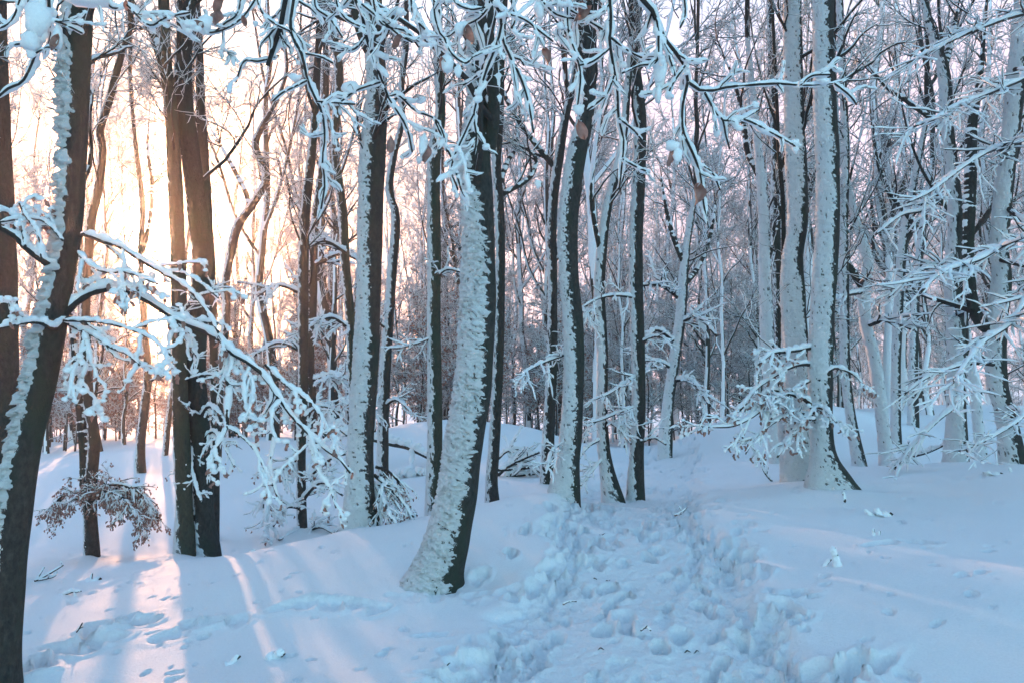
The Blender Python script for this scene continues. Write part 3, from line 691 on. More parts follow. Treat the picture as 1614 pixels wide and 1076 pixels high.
def snow_ribbon(P, R, rng, width=1.6, lift=.6, amin=0.004, res=3, n=8, away=0.0, lumpy=.45, bag=None, flat=0.8, gaps=0.0):
    """a lumpy ridge of snow lying along wood paths P (N,K,3)"""
    N, K, _ = P.shape
    x = np.linspace(0, K - 1, (K - 1) * res + 1); i = np.minimum(x.astype(int), K - 2); f = x - i
    Pp = P[:, i] * (1 - f)[None, :, None] + P[:, i + 1] * f[None, :, None]
    Rp = R[:, i] * (1 - f) + R[:, i + 1] * f
    a = amin + width * Rp
    u = rng.rand(N, 1) * 100
    nz = perlin(np.stack([Pp[..., 0] * 17 + u, Pp[..., 1] * 17, Pp[..., 2] * 17], -1)) * lumpy * 1.3 + perlin(Pp * 47 + 3) * lumpy * .7
    prof = np.clip(1 + nz, .15, 2.2)
    if gaps > 0:
        g = perlin(Pp * 9 + 31 + u[..., None]); prof *= sstep(g, -1 + gaps, -0.6 + gaps)
    s = np.linspace(0, 1, len(x)); end = np.sqrt(np.clip(np.minimum(s / .10, (1 - s) / .14), 0.02, 1))
    rad = a * prof * end[None]
    C = Pp.copy(); C[..., 2] += lift * rad; C[..., 1] += away * rad
    V, Q, fm = tubes(C, rad, n, 1.0, flat)
    b = bag or Bag()
    d = perlin(V * 75) * .0022 + perlin(V * 32 + 5) * .0026
    V = V + d[:, None] * (width * 1.0 + .2)
    b.add(V, Q, 0)
    return b
for key, h in HERO.items(): make_hero(key, h)


# ------------------------------------------------------------------ the wood behind: shared meshes, one tree per object
def proto_tree(seed, H, r0, forks, n1=32, n2=150, n3=560, n4=1250, t0=.22, lean=0.0):
    rng = np.random.RandomState(seed)
    pt = fork_skeleton(rng, H, r0, forks, lean)
    P0 = np.stack([p[0] for p in pt]); R0 = np.stack([p[1] for p in pt])
    bag = Bag()
    for (C, R) in pt:
        seg = 16 if C is pt[0][0] else 10
        V, Q, fm = tubes(C[None], R[None], seg)
        # snow plastered on the windward side, in patches
        ctr = V.reshape(60, seg, 3); n = ctr - C[:, None, :]; n /= np.linalg.norm(n, axis=2)[..., None]
        f = n @ np.array([-.70, -.70, .3]) + perlin(ctr * np.array([1, 1, .5]) + seed) * .5 + perlin(ctr * np.array([6, 6, 9.]) + seed) * .5
        ff = (f[:-1] + f[1:]) / 2; ff = (ff + np.roll(ff, -1, 1)) / 2
        bag.add(V, Q, (ff > .52).astype(int).reshape(-1))
    trunk = bag.mesh('far_trunk', [M_twigfar, M_snowfar])
    # crown
    wP = P0; wR = R0
    lv = crown_growth(wP, wR, rng, n1, n2, n3, n4, (1.3, 3.6), t0=t0, up=.26, tw=.0052)
    lv = [(P, R) for P, R in lv]
    return trunk, crown_mesh('far_crown', lv, 1.35)
PROTO = [proto_tree(11, 17, .17, 3), proto_tree(13, 15, .12, 4), proto_tree(14, 18, .19, 2, lean=.03),
         proto_tree(15, 16, .11, 2), proto_tree(17, 14, .10, 5, lean=-.03)]
THIN = [proto_tree(21, 11, .07, 1, 26, 110, 380, 900, .12), proto_tree(22, 12, .085, 2, 26, 110, 380, 900, .1)]
fr = np.random.RandomState(77)
placed = [(x, y) for (x, y, r) in foot]
def place_tree(kind, x, y, s, group, label, cat='tree', name='beech_tree'):
    root = bpy.data.objects.new(name, None); COL.objects.link(root)
    z = float(base_h(np.array([x]), np.array([y]))[0]) - .08
    root.location = (x, y, z); root.rotation_euler = (0, 0, fr.uniform(-.5, .5)); root.scale = (s * fr.choice([1, -1, 1]), s, s * fr.uniform(.92, 1.12))
    if root.scale[0] < 0: root.scale = (s, s, s)
    tag(root, label, cat, group)
    for nm, me in zip(('trunk', 'crown'), kind): link(nm, me, root)
    return root
def scatter(n, thmax, d0, d1, gap, pw=1.0, tries=6000, spx=13, clear=1500):
    out = []
    for k in range(tries):
        if len(out) >= n: break
        th = fr.uniform(-thmax, thmax); D = d0 + (d1 - d0) * fr.rand() ** pw
        x = D * math.tan(th); y = D
        px = 807 + F * math.tan(th)
        if abs(px - 253) < spx + clear / D: continue
        if px < 800 and fr.rand() < .35: continue
        if D < 22 and path_d(np.array([x]), np.array([y]))[0] < 1.3: continue
        if any((x - a) ** 2 + (y - b) ** 2 < gap ** 2 for a, b in placed): continue
        placed.append((x, y)); out.append((x, y, D, px))
    return out
PLACED_N = []
for (x, y, D, px) in scatter(50, .70, 20, 38, 2.3, 1.0):
    ki = fr.randint(len(PROTO)); k = PROTO[ki]
    o_ = place_tree(k, x, y, fr.uniform(.75, 1.05), 'bare trees standing in the wood behind the clearing', 'bare snow dusted tree among the many in the middle of the wood'); PLACED_N.append((D, px, ki, o_))
for (x, y, D, px) in scatter(92, .68, 38, 95, 2.6, 1.0):
    k = PROTO[fr.randint(len(PROTO))]
    place_tree(k, x, y, fr.uniform(.8, 1.15), 'far trees fading into the pale depth of the wood', 'far snow dusted tree fading into the pale depth of the wood')
for (x, y, D, px) in scatter(120, .66, 19, 55, 1.3, 1.0, spx=6, clear=900):
    ki = fr.randint(len(THIN)); k = THIN[ki]
    o_ = place_tree(k, x, y, fr.uniform(.55, 1.0), 'thin young trees between the big trunks', 'thin young tree with a pole like stem deep in the wood', name='young_beech')
    if D < 36: PLACED_N.append((D, px, 10 + ki, o_))

GAPS = [(-60, 'frame edge'), (8, 'left edge trunk'), (85, 'snow-ridged leaning trunk'), (135, 'double stemmed tree'), (226, 'slim forked tree'), (283, 'mossy trunk'), (312, 'wavy trunk'), (357, 'S-curved tree'),
 (478, 'shrub stem'), (552, 'bent greenish stem'), (582, 'broad plastered trunk'), (612, 'sinuous stem'), (684, 'slim greenish trunk'), (755, 'large leaning trunk'), (870, 'dark trunk'), (904, 'S-bent trunk'),
 (947, 'curved-foot trunk'), (1004, 'upright path-end trunk'), (1072, 'path-head leaning tree'), (1208, 'all white trunk'), (1252, 'bulging trunk'), (1297, 'flared trunk'), (1365, 'V-forked tree'),
 (1415, 'slim pole trunk'), (1505, 'half white trunk'), (1570, 'swan-necked trunk'), (1700, 'frame edge')]
ORD = ['nearest', 'second nearest', 'third nearest', 'fourth nearest', 'fifth nearest', 'sixth nearest', 'seventh nearest', 'eighth nearest', 'ninth nearest', 'tenth nearest']
NAMED = []
def name_by_gap():
    bins = {}
    for (D, px, look, root) in NAMED:
        i = max(0, min(len(GAPS) - 2, sum(px > g[0] for g in GAPS) - 1)); bins.setdefault((i, look), []).append((D, root))
    for (i, look), L in bins.items():
        L.sort(key=lambda t: t[0])
        for k, (D, root) in enumerate(L):
            o_ = ORD[k] if k < len(ORD) else ('farther' if k < 16 else 'farthest')
            root['label'] = (o_ + ' ' if len(L) > 1 else '') + look + ' between the ' + GAPS[i][1] + ' and the ' + GAPS[i + 1][1]
LOOKS = ['three-limbed bare tree', 'many-forked bare tree', 'stout two-limbed tree', 'slender forked tree', 'low five-forked tree']
for (D, px, ki, o_) in PLACED_N: NAMED.append((D, px, (LOOKS[ki] if ki < 10 else ['pole-thin young tree', 'thin forked young tree'][ki - 10]), o_))
# leaves
def leaf_geo(L=.07, W=.042, seed=0):
    rng = np.random.RandomState(seed)
    V = []; ny = 7
    for j in range(ny):
        t = j / (ny - 1); w = W / 2 * (math.sin(pi * min(1, t * .92 + .05)) ** .8) * (1 - .25 * t)
        if j in (0, ny - 1): w *= .15
        for i in (-1, -.5, 0, .5, 1):
            V.append((i * w * (1 - .25 * abs(math.sin(seed + t * 2))), (abs(i) ** 1.3) * W * .48 + .16 * L * math.sin(t * (2.4 + seed * .7) + seed) + rng.normal() * .0018, -t * L * (1 - .12 * t)))
    idx = np.arange(ny * 5).reshape(ny, 5)
    Q = np.stack([idx[:-1, :-1], idx[:-1, 1:], idx[1:, 1:], idx[1:, :-1]], -1).reshape(-1, 4)
    return np.array(V), Q
LEAVES = [mk_mesh('leaf', *leaf_geo(seed=s_), M_leaf) for s_ in range(4)]
def leaf_objs(parent, pts, rng, size=(.8, 1.2), origin=(0, 0, 0)):
    for p in pts:
        o = link('leaf', LEAVES[rng.randint(4)], parent, tuple(np.asarray(p) - origin))
        s = rng.uniform(*size); o.scale = (s * rng.uniform(.8, 1.15), s, s); o.rotation_euler = (rng.normal() * .35, rng.normal() * .45, rng.uniform(0, 6.28))
def leaf_bag(pts, rng, size=(.8, 1.2)):
    V0, Q0 = leaf_geo(); keep = np.array([0, 2, 4, 10, 12, 14, 20, 22, 24, 32]); bag = Bag()
    V0 = V0[[2, 10, 14, 12, 20, 24, 22, 32]]; Q0 = np.array([[0, 1, 3, 2], [1, 4, 6, 3], [3, 6, 5, 2], [4, 7, 7, 6], [6, 7, 7, 5]])
    Q0 = np.array([[0, 1, 3, 2], [1, 4, 6, 3], [3, 6, 5, 2], [4, 7, 5, 6]])
    n = len(pts); a = rng.uniform(0, 6.28, n); b = rng.normal(size=n) * .5; c = rng.normal(size=n) * .4; s = rng.uniform(*size, n)
    V = np.broadcast_to(V0, (n, 8, 3)) * s[:, None, None]
    x, y, z = V[..., 0], V[..., 1], V[..., 2]
    x, z = x * np.cos(b)[:, None] + z * np.sin(b)[:, None], -x * np.sin(b)[:, None] + z * np.cos(b)[:, None]
    y, z = y * np.cos(c)[:, None] + z * np.sin(c)[:, None], -y * np.sin(c)[:, None] + z * np.cos(c)[:, None]
    x, y = x * np.cos(a)[:, None] - y * np.sin(a)[:, None], x * np.sin(a)[:, None] + y * np.cos(a)[:, None]
    V = np.stack([x, y, z], -1) + np.asarray(pts)[:, None, :]
    Q = Q0[None] + (np.arange(n) * 8)[:, None, None]
    bag.add(V.reshape(-1, 3), Q.reshape(-1, 4)); return bag
import bmesh
_bm = bmesh.new(); bmesh.ops.create_icosphere(_bm, subdivisions=2, radius=1.0); _me = bpy.data.meshes.new('ico'); _bm.to_mesh(_me); _bm.free()
_iv = np.empty(len(_me.vertices) * 3); _me.vertices.foreach_get('co', _iv); ICO_V = _iv.reshape(-1, 3)
ICO_T = np.array([list(p.vertices) for p in _me.polygons])
def lumps(bag, pts, sizes, rng, st=(1, 1, 1)):
    """rounded clods of snow"""
    n = len(pts); pts = np.asarray(pts); m = len(ICO_V)
    S = sizes[:, None, None] * (np.array(st) * rng.uniform(.75, 1.3, (n, 3)))[:, None, :]
    V = ICO_V[None] * S
    V = V * (1 + perlin(ICO_V[None] * 1.3 + rng.rand(n, 1, 3) * 50) * .45)[..., None]
    V = V + pts[:, None, :]
    T = ICO_T[None] + (np.arange(n) * m)[:, None, None]
    T = T.reshape(-1, 3)
    bag.add(V.reshape(-1, 3), np.column_stack([T, T[:, :1]]))    # closed as quads below
def bag_mesh_mixed(name, bag, mats):
    Q = np.concatenate(bag.Q); tri = Q[:, 0] == Q[:, 3]
    return mk_mesh(name, np.concatenate(bag.V), [Q[~tri], Q[tri][:, :3]], mats)

def to_px(p):
    return 0
def spray(parent, origin, stems, seed, dens=9, l1=(.25, .6), dens2=14, l2=(.08, .22), dens3=0, l3=(.04, .09), snow=1.6, amin=.006, tw=.0022, asc=(1, 1, .5),
          up=-.02, leaves=0, leaf_size=(.8, 1.2), clods=0, clod=.018, away=.3, lift=.6, name='branch', wig=.16, merged=False, n=7, gaps=0.0, angle=(.5, 1.0), rmul=.55, mat=None, csize=None):
    """a branch with side twigs, the snow lying on it, and its dry leaves. stems: list of (pixel points, D0, D1)"""
    rng = np.random.RandomState(seed); origin = np.asarray(origin, float)
    Ps = []; Rs = []
    for (pts, D0, D1) in stems:
        P, R = pix_path(pts, D0, D1 - D0); a, b = resample(P, R, 22); Ps.append(a); Rs.append(b)
    P0 = np.stack(Ps) - origin; R0 = np.stack(Rs)
    L0 = np.linalg.norm(np.diff(P0, axis=1), axis=2).sum()
    g = [(P0, R0)]
    if dens: g.append(grow(P0, R0, max(2, int(L0 * dens)), rng, .04, 1.0, l1, angle, up, 8, wig, rmul, tw * 1.3, asc=asc, lenfall=.4, taper=.35))
    if dens2:
        L1 = np.linalg.norm(np.diff(g[-1][0], axis=1), axis=2).sum()
        g.append(grow(g[-1][0], g[-1][1], max(2, int(L1 * dens2)), rng, .08, 1.0, l2, (.5, 1.1), up, 6, wig, .7, tw, asc=asc, lenfall=.3, taper=.5))
    if dens3:
        L1 = np.linalg.norm(np.diff(g[-1][0], axis=1), axis=2).sum()
        g.append(grow(g[-1][0], g[-1][1], max(2, int(L1 * dens3)), rng, .08, 1.0, l3, (.5, 1.1), up, 4, wig, .8, tw, asc=asc, lenfall=.3, taper=.6))
    wb = Bag(); sb = Bag()
    for i, (P, R) in enumerate(g):
        V, Q, fm = tubes(P, R, 8 if i == 0 else 5 if i == 1 else 4); wb.add(V, Q)
        snow_ribbon(P, R, rng, width=snow if i else min(snow, 1.25), lift=lift, amin=amin * (1.0, 1.0, .85, .7)[i], res=(3, 2, 2, 2)[i] if n > 5 else (2, 1, 1, 1)[i], n=n if i < 2 else max(5, n - 2), away=away, bag=sb, gaps=gaps)
    wood = link(name, wb.mesh('twigs', mat or M_twig), parent)
    tips = np.concatenate([P[:, -1] for P, R in (g[1:] or g)] + [P[:, P.shape[1] // 2] for P, R in (g[1:] or g)])
    if clods:
        c = tips[rng.choice(len(tips), min(clods, len(tips)), replace=False)]
        lumps(sb, c + np.array([0, 0, clod * .3]), rng.uniform(.5, 1.2, len(c)) * clod, rng, (1, .8, .85))
    so_ = link('snow', bag_mesh_mixed('twig_snow', sb, M_snow), wood); so_['kind'] = 'stuff'
    if leaves:
        pts = tips[rng.choice(len(tips), min(leaves, len(tips)), replace=False)] + np.array([0, 0, -.004])
        if merged:
            lo = link('leaves', leaf_bag(pts, rng, leaf_size).mesh('leaves', M_leaf), wood); lo['kind'] = 'stuff'
        else: leaf_objs(wood, pts, rng, leaf_size)
    return wood
def branch_thing(label, stems, seed, cat='branch', name='overhanging_branch', group=None, leafpx=(), lumppx=(), **kw):
    p = stems[0]; o = pxw(p[0][0][0], p[0][0][1], p[1])
    root = bpy.data.objects.new(name, None); COL.objects.link(root); root.location = o
    tag(root, label, cat, group)
    w = spray(root, o, stems, seed, name='twigs', **kw)
    rng = np.random.RandomState(seed + 1)
    for (px, py, D, s) in leafpx:
        leaf_objs(w, [pxw(px, py - 6, D)], rng, (s, s), origin=o)
        lf_ = [c for c in w.children if c.name.startswith('leaf')][-1]; lf_.rotation_euler = (rng.normal() * .3, rng.normal() * .4, rng.uniform(-.9, .9) + (pi if rng.rand() < .5 else 0))
    if lumppx:
        b = Bag()
        for (px, py, D, sx, sz) in lumppx:
            c = np.array(pxw(px, py, D)) - o
            lumps(b, [c, c + np.array([rng.normal() * sx * .3, .01, sz * .5]), c + np.array([0, .01, -sz * .4])], np.array([1, .8, .7]), rng, (sx, .6 * sx, sz))
        tag(link('snow_clump', bag_mesh_mixed('snow_clump', b, M_snow), w), kind='stuff')
    return root

# ------------------------------------------------------------------ snow laden twigs hanging into the frame, close to the camera
NEAR = dict(dens=13, l1=(.05, .17), dens2=9, l2=(.03, .07), snow=1.3, amin=.0064, tw=.0011, asc=(1, .45, 1), up=-.05, away=.75, lift=.45, wig=.18, n=7, angle=(.6, 1.0), clods=14, clod=.010)
def st(D0, D1, *pts): return ([(p[0], p[1], p[2] if len(p) > 2 else 3) for p in pts], D0, D1)
branch_thing('heavily snow laden twig fan hanging over the broad plastered trunk at the top', [
  st(2.2, 2.3, (556,-40,6),(560,0,5),(570,20,5),(577,57,5),(587,87,5),(597,114,4),(612,154,4)),
  st(2.2, 2.2, (570,7),(607,37),(627,54),(650,67)), st(2.3, 2.3, (612,154,3),(627,150),(654,174),(684,187),(697,207),(705,240)),
  st(2.3, 2.3, (684,187),(700,224),(714,257),(727,300)), st(2.25, 2.3, (577,57),(560,77),(540,80),(520,76)), st(2.3, 2.3, (600,130),(587,134),(560,144),(538,160)),
  st(2.2, 2.2, (587,-40),(590,10),(604,40),(640,50),(660,75)), st(2.2, 2.3, (612,154),(640,200),(650,240)), st(2.2, 2.2, (540,-40),(530,0),(545,30),(575,45)), ], 101,
  leafpx=[(616,217,2.2,.85),(636,65,2.2,.7),(674,235,2.25,.8),(553,140,2.3,.6)], lumppx=[(666,232,2.25,.012,.030),(553,138,2.3,.022,.018)], **NEAR)
branch_thing('snow laden forked twig drooping in front of the central leaning trunk', [
  st(2.0, 2.1, (768,-40,6),(774,0,5),(788,20,5),(791,57,4),(804,90,4),(818,117,4),(828,144,3),(834,167,3),(841,210,3)),
  st(2.0, 2.1, (791,37,4),(784,67,4),(767,110,4),(757,144),(747,180),(751,217),(747,247)), st(2.0, 2.05, (788,20,4),(824,30),(851,50),(872,66)),
  st(2.05, 2.05, (771,-30,4),(771,7),(754,30),(727,43),(700,60),(687,33),(683,0)), st(2.1, 2.1, (804,90),(820,95),(826,104)), st(2.1, 2.1, (767,110),(745,125),(730,135)),
  st(2.0, 2.0, (700,60),(712,85),(733,100),(745,90)), st(2.0, 2.05, (747,180),(735,205),(712,262),(722,300)), st(2.0, 2.0, (712,-40),(715,0),(740,15),(765,12))], 102,
  leafpx=[(733,48,2.0,.8),(855,85,2.05,.8),(700,98,2.0,.6)], lumppx=[(705,100,2.0,.016,.022),(722,112,2.0,.008,.014),(724,45,2.0,.018,.016)], **NEAR)
branch_thing('snow laden twig hanging over the S-bent trunk with a dry leaf beside it', [
  st(2.1, 2.2, (958,-40,6),(961,0,5),(963,33,5),(961,67,5),(968,110,4),(973,144,4),(975,187,4),(983,221),(981,251),(976,300)),
  st(2.1, 2.1, (961,77),(935,97),(911,104)), st(2.1, 2.1, (895,-30),(895,43),(908,87),(915,120),(910,170)), st(2.1, 2.1, (963,60,4),(985,77),(1008,90),(1032,97)),
  st(2.1, 2.15, (870,-30),(876,0),(905,20),(930,35),(955,50)), st(2.1, 2.2, (975,187),(998,205),(1012,222)), st(2.1, 2.1, (968,120),(955,150),(925,175)), st(2.15, 2.15, (981,251),(1000,262),(1018,270)), st(2.1,2.1,(840,-30),(850,-5),(875,22),(905,30))], 103,
  leafpx=[(910,192,2.1,1.0),(922,18,2.1,.9),(916,8,2.1,.8)], lumppx=[(851,18,2.1,.014,.028),(848,290,2.3,.008,.01),(912,172,2.1,.014,.012)], **NEAR)
branch_thing('long twig reaching right across the two broad trunks, arched and thickly snowed', [
  st(1.9, 2.4, (1003,-30,8),(1012,0,8),(1032,23,7),(1042,54,7),(1062,80,6),(1080,104,6),(1084,130,5),(1111,144,5),(1151,137,4),(1191,134,4),(1225,132,4),(1261,135,3),(1288,134,3),(1315,132,2),(1345,122,2)),
  st(2.0, 2.1, (1084,130,5),(1076,167,4),(1077,207,4),(1094,247,4),(1104,277),(1109,321),(1117,360,2)), st(2.0, 2.2, (1111,147,4),(1127,177),(1139,190),(1144,214),(1150,235)),
  st(2.1, 2.2, (1139,190),(1165,190),(1196,174)), st(2.1, 2.3, (1139,190),(1174,189),(1224,214),(1262,236,2)), st(1.95, 2.0, (1038,57,4),(1035,97),(1008,104),(980,116)), st(2.0, 2.0, (1080,104),(1062,130),(1052,150)),
  st(2.0, 2.0, (1042,54,3),(1058,100),(1064,120)), st(2.1, 2.1, (1084,250),(1120,270),(1135,300)), st(2.1, 2.1, (1261,135),(1280,120),(1310,118)),st(2.1, 2.2, (1315,132),(1338,150),(1350,165))], 104,
  leafpx=[(1097,303,2.05,1.1),(1063,243,2.0,.7)], lumppx=[(1040,112,2.0,.022,.040),(1038,150,2.0,.010,.02),(1060,230,2.0,.016,.012),(1068,245,2.0,.010,.02),(1300,128,2.3,.02,.008)], **{**NEAR, 'dens': 8, 'l1': (.04, .13), 'dens2': 6})
branch_thing('snowy twigs with dry leaves hanging above the S-curved tree, upper left', [
  st(2.6, 2.7, (459,-40,8),(448,10,8),(442,43,8),(432,73,8),(422,104,7)), st(2.6, 2.7, (470,-40,5),(463,0,5),(458,50,5),(475,84,5),(485,127,4),(498,157,4),(508,180,4),(512,217,3),(508,254,3),(512,290),(506,330)),
  st(2.6, 2.6, (485,127),(465,137),(445,147),(430,160)), st(2.6, 2.6, (458,50),(432,37),(412,18),(400,-20)), st(2.6, 2.6, (498,160),(535,163),(560,165)),
  st(2.7, 2.7, (383,-30),(375,20),(355,37),(340,50)), st(2.7, 2.7, (440,88),(408,97),(385,97),(372,130)), st(2.65, 2.7, (475,84),(505,90),(525,100)), st(2.6,2.6,(500,-30),(497,10),(520,30),(540,60)), st(2.7,2.7,(420,-30),(380,30),(330,52),(290,30))], 105,
  leafpx=[(347,12,2.6,1.3),(355,5,2.6,1.0),(318,48,2.5,1.0),(383,32,2.6,.7)], lumppx=[(320,38,2.5,.026,.026),(465,122,2.6,.02,.012)], **{**NEAR, 'dens': 9, 'l1': (.06, .2)})
branch_thing('snow clotted twig hanging in the top left corner', [
  st(2.1, 2.2, (74,-40,5),(77,0,5),(77,27,5),(64,57,5),(57,84,4),(37,127,4),(13,140,4),(-10,160)), st(2.1, 2.1, (77,30,4),(104,40),(130,53)), st(2.1, 2.2, (60,58),(40,68),(13,72)),
  st(2.1, 2.1, (57,84),(75,75),(90,80)), st(2.2, 2.3, (150,-30),(175,12),(202,8),(215,25)), st(2.2, 2.2, (200,8),(235,40),(262,28),(300,20)), st(2.2, 2.2, (40,-30),(20,30),(-10,50))], 106,
  leafpx=[(95,68,2.1,.7),(197,8,2.2,.5)], lumppx=[(60,30,2.1,.036,.05),(48,65,2.1,.026,.034),(90,60,2.1,.016,.03),(140,2,2.2,.05,.01)], **{**NEAR, 'dens': 9})
branch_thing('thin snowy twig hanging between the leaning trunk and the S-bent trunk', [
  st(2.4, 2.4, (648,-30),(650,20),(668,45),(690,60),(715,75)), st(2.4, 2.4, (655,-30),(690,10),(690,40)), st(2.4, 2.4, (812,-30),(806,0),(812,30),(806,45)), st(2.4,2.4,(1075,-30),(1080,20),(1072,45))], 107, **{**NEAR, 'clods': 12})

# ------------------------------------------------------------------ side branches of the near trees
def hero_branch(key, stems, seed, **kw):
    root, base, C2, R2 = TREES[key]
    return spray(root, base, stems, seed, **kw)
ARCH = dict(dens=6, l1=(.14, .42), dens2=12, l2=(.05, .14), snow=1.25, amin=.0085, tw=.0020, asc=(1, .8, .8), up=-.08, away=.1, lift=.8, wig=.22, n=6, clods=150, clod=.020, leaves=60, leaf_size=(.55, .85))
hero_branch('t1', [st(4.6, 4.9, (98,498,15),(112,482,13),(134,467,12),(154,457,11),(187,455,10),(214,464,10),(248,484,9),(284,507,9),(321,521,8),(355,541,8),(371,561,8),(398,574,7),(418,594,7),(438,624,6),(462,658,5),(485,681,5),(509,705,4),(535,722,4),(552,745,3)),
  st(4.8, 4.8, (358,554,6),(355,587,6),(361,614,6),(358,648,6),(358,671,5),(348,694,5),(334,720,4),(328,765,3)), st(4.8, 4.8, (358,671,4),(385,691),(405,715),(430,765)), st(4.85, 4.9, (418,574,5),(452,607,4),(482,627,4),(502,650),(525,690)),
  st(4.9, 4.9, (485,681,4),(500,740),(520,770),(530,800)), st(4.8, 4.7, (398,574,4),(385,600),(388,640),(396,660)), st(4.9, 5.0, (438,624,4),(420,650),(432,690),(425,740),(440,790))], 201, **ARCH)
hero_branch('t1', [st(4.6, 4.7, (118,372,7),(134,370,7),(160,380,7),(191,390,6),(221,410,6),(251,427,6),(284,447,5),(308,467,5),(328,494,4),(345,525,4)), st(4.65, 4.7, (160,380,4),(185,402),(205,430),(215,460)), st(4.7, 4.7, (251,427,4),(290,432),(320,450),(345,470)),
  st(4.6, 4.5, (118,395,5),(145,420,4),(170,430),(200,430),(250,448))], 202, **{**ARCH, 'leaves': 45, 'clods': 40, 'dens': 4, 'up': -.2})
hero_branch('t1', [st(4.6, 4.2, (100,500,7),(85,517,7),(60,508,6),(30,510,5),(-10,520,5)), st(4.6, 4.4, (104,508,7),(128,520,6),(150,530,5),(175,547,5),(200,557,4),(220,575,4)), st(4.5, 4.5, (130,520,4),(140,560,4),(128,600,3),(120,640)), st(4.5, 4.4, (100,505,4),(170,510),(230,530),(270,560))], 203, **{**ARCH, 'leaves': 40, 'clods': 110, 'dens': 8})
hero_branch('t1', [st(4.6, 4.3, (88,432,13),(80,420,12),(66,410,11),(40,390,10),(20,370,9),(-10,355,8)), st(4.4, 4.3, (40,390,5),(30,350,5),(0,330,4),(-20,325)), st(4.4, 4.3, (66,410,4),(60,370),(40,340),(30,320)), st(4.5, 4.3, (100,380,4),(70,350),(40,345),(0,350))], 204, **{**ARCH, 'leaves': 24, 'clods': 90, 'dens': 7})
# arched leafy spray of the double stemmed tree
DR = dict(dens=34, l1=(.18, .45), dens2=12, l2=(.08, .16), snow=1.0, amin=.004, tw=.002, asc=(1, .7, .4), up=-.20, away=0, lift=.7, leaves=2200, leaf_size=(.5, .8), merged=True, n=5, gaps=.5, clods=60, clod=.014, dens3=16, l3=(.03, .08))
hero_branch('t3', [st(9.9, 9.7, (147,790,7),(158,768,5),(190,763,5),(220,775,4),(240,797,3),(250,822,2)), st(9.9, 9.4, (148,788,5),(170,775,4),(195,785,3),(212,808,3),(222,828,2)), st(9.9, 9.9, (142,795,5),(128,777,4),(105,778,4),(85,795,3),(74,822,2)), st(9.9, 10.3, (148,788,5),(180,768,4),(205,770,3),(232,800,2)), st(9.9, 9.5, (140,795,4),(118,785,3),(100,800,2))], 210, **DR)
# drooping leafy branch at the right foot of the broad trunk
hero_branch('t8', [st(8.7, 8.4, (590,748,6),(610,765,5),(630,785,4),(652,815,3)), st(8.7, 8.2, (590,760,5),(605,790,4),(618,820,3)), st(8.7, 8.9, (592,735,5),(612,742,4),(632,765,3),(640,800,2)), st(8.7, 8.5, (590,770,4),(598,800,3),(602,822,2))], 211, **{**DR, 'leaves': 260, 'dens': 20, 'snow': 1.3, 'amin': .006})
# the snowy shrub round the stem beside it
SH = dict(dens=9, l1=(.25, .6), dens2=12, l2=(.1, .24), snow=1.5, amin=.011, tw=.0035, asc=(1, 1, .7), up=-.04, away=0, lift=.7, wig=.2, n=5, clods=160, clod=.022, leaves=50, leaf_size=(.7, 1.1), merged=True)
hero_branch('t6a', [st(11.5, 10.8, (475,700,5),(450,730,4),(430,770,4),(418,820,3),(425,850,2)), st(11.5, 10.8, (477,760,5),(500,740,5),(525,720,4),(545,715,3)), st(11.5, 10.6, (476,790,6),(492,770,5),(510,760,4),(540,780,3)), st(11.5, 10.9, (475,830,5),(450,845,4),(440,850,3)), st(11.5, 10.9, (477,840,5),(505,830,4),(530,840,3),(548,820,3)),
  st(11.5, 11.5, (475,720,5),(440,740,4),(420,760,3),(415,800,2)), st(11.5, 11.2, (476,800,5),(450,800,4),(430,830,3)), st(11.5, 11.2, (476,690,5),(500,680,4),(530,690,3)), st(11.5, 11.9, (476,650,5),(450,640,4),(420,650,3)), st(11.5, 11.2, (476,660,4),(505,640,4),(540,650,3))], 212, **SH)
# snow bent leafy boughs at the broad right hand pair
BG = dict(dens=8, l1=(.2, .5), dens2=14, l2=(.07, .2), snow=1.5, amin=.010, tw=.003, asc=(1, 1, .5), up=-.06, away=0, lift=.75, wig=.2, n=5, clods=180, clod=.020, leaves=60, leaf_size=(.7, 1.1))
hero_branch('t19', [st(8.9, 8.5, (1280,547,8),(1262,551,6),(1241,554,5),(1218,557,4),(1195,575,3)), st(8.9, 8.5, (1280,574,7),(1262,574,6),(1241,581,5),(1208,601,4),(1190,615,4),(1165,648,3)), st(8.8, 8.5, (1276,600,5),(1250,615,4),(1235,640,3),(1215,660,3))], 213, **{**BG, 'leaves': 40})
hero_branch('t19', [st(8.8, 8.3, (1285,650,8),(1270,630,7),(1241,622,6),(1208,640,5),(1180,660,4),(1150,672,3),(1105,672,2)), st(8.8, 8.3, (1280,655,6),(1250,650,5),(1220,665,4),(1190,690,3),(1175,715,2)), st(8.8, 8.4, (1284,660,6),(1262,665,5),(1245,690,4),(1225,720,3)), st(8.8, 8.7, (1290,600,5),(1315,580,4),(1345,590,3),(1360,605,3)), st(8.8, 8.2, (1278,640,5),(1300,645,4),(1318,665,3)),
  st(8.8, 8.4, (1241,622,4),(1215,615,4),(1190,640,3),(1170,690,3))], 214, **{**BG, 'clods': 220, 'leaves': 90})
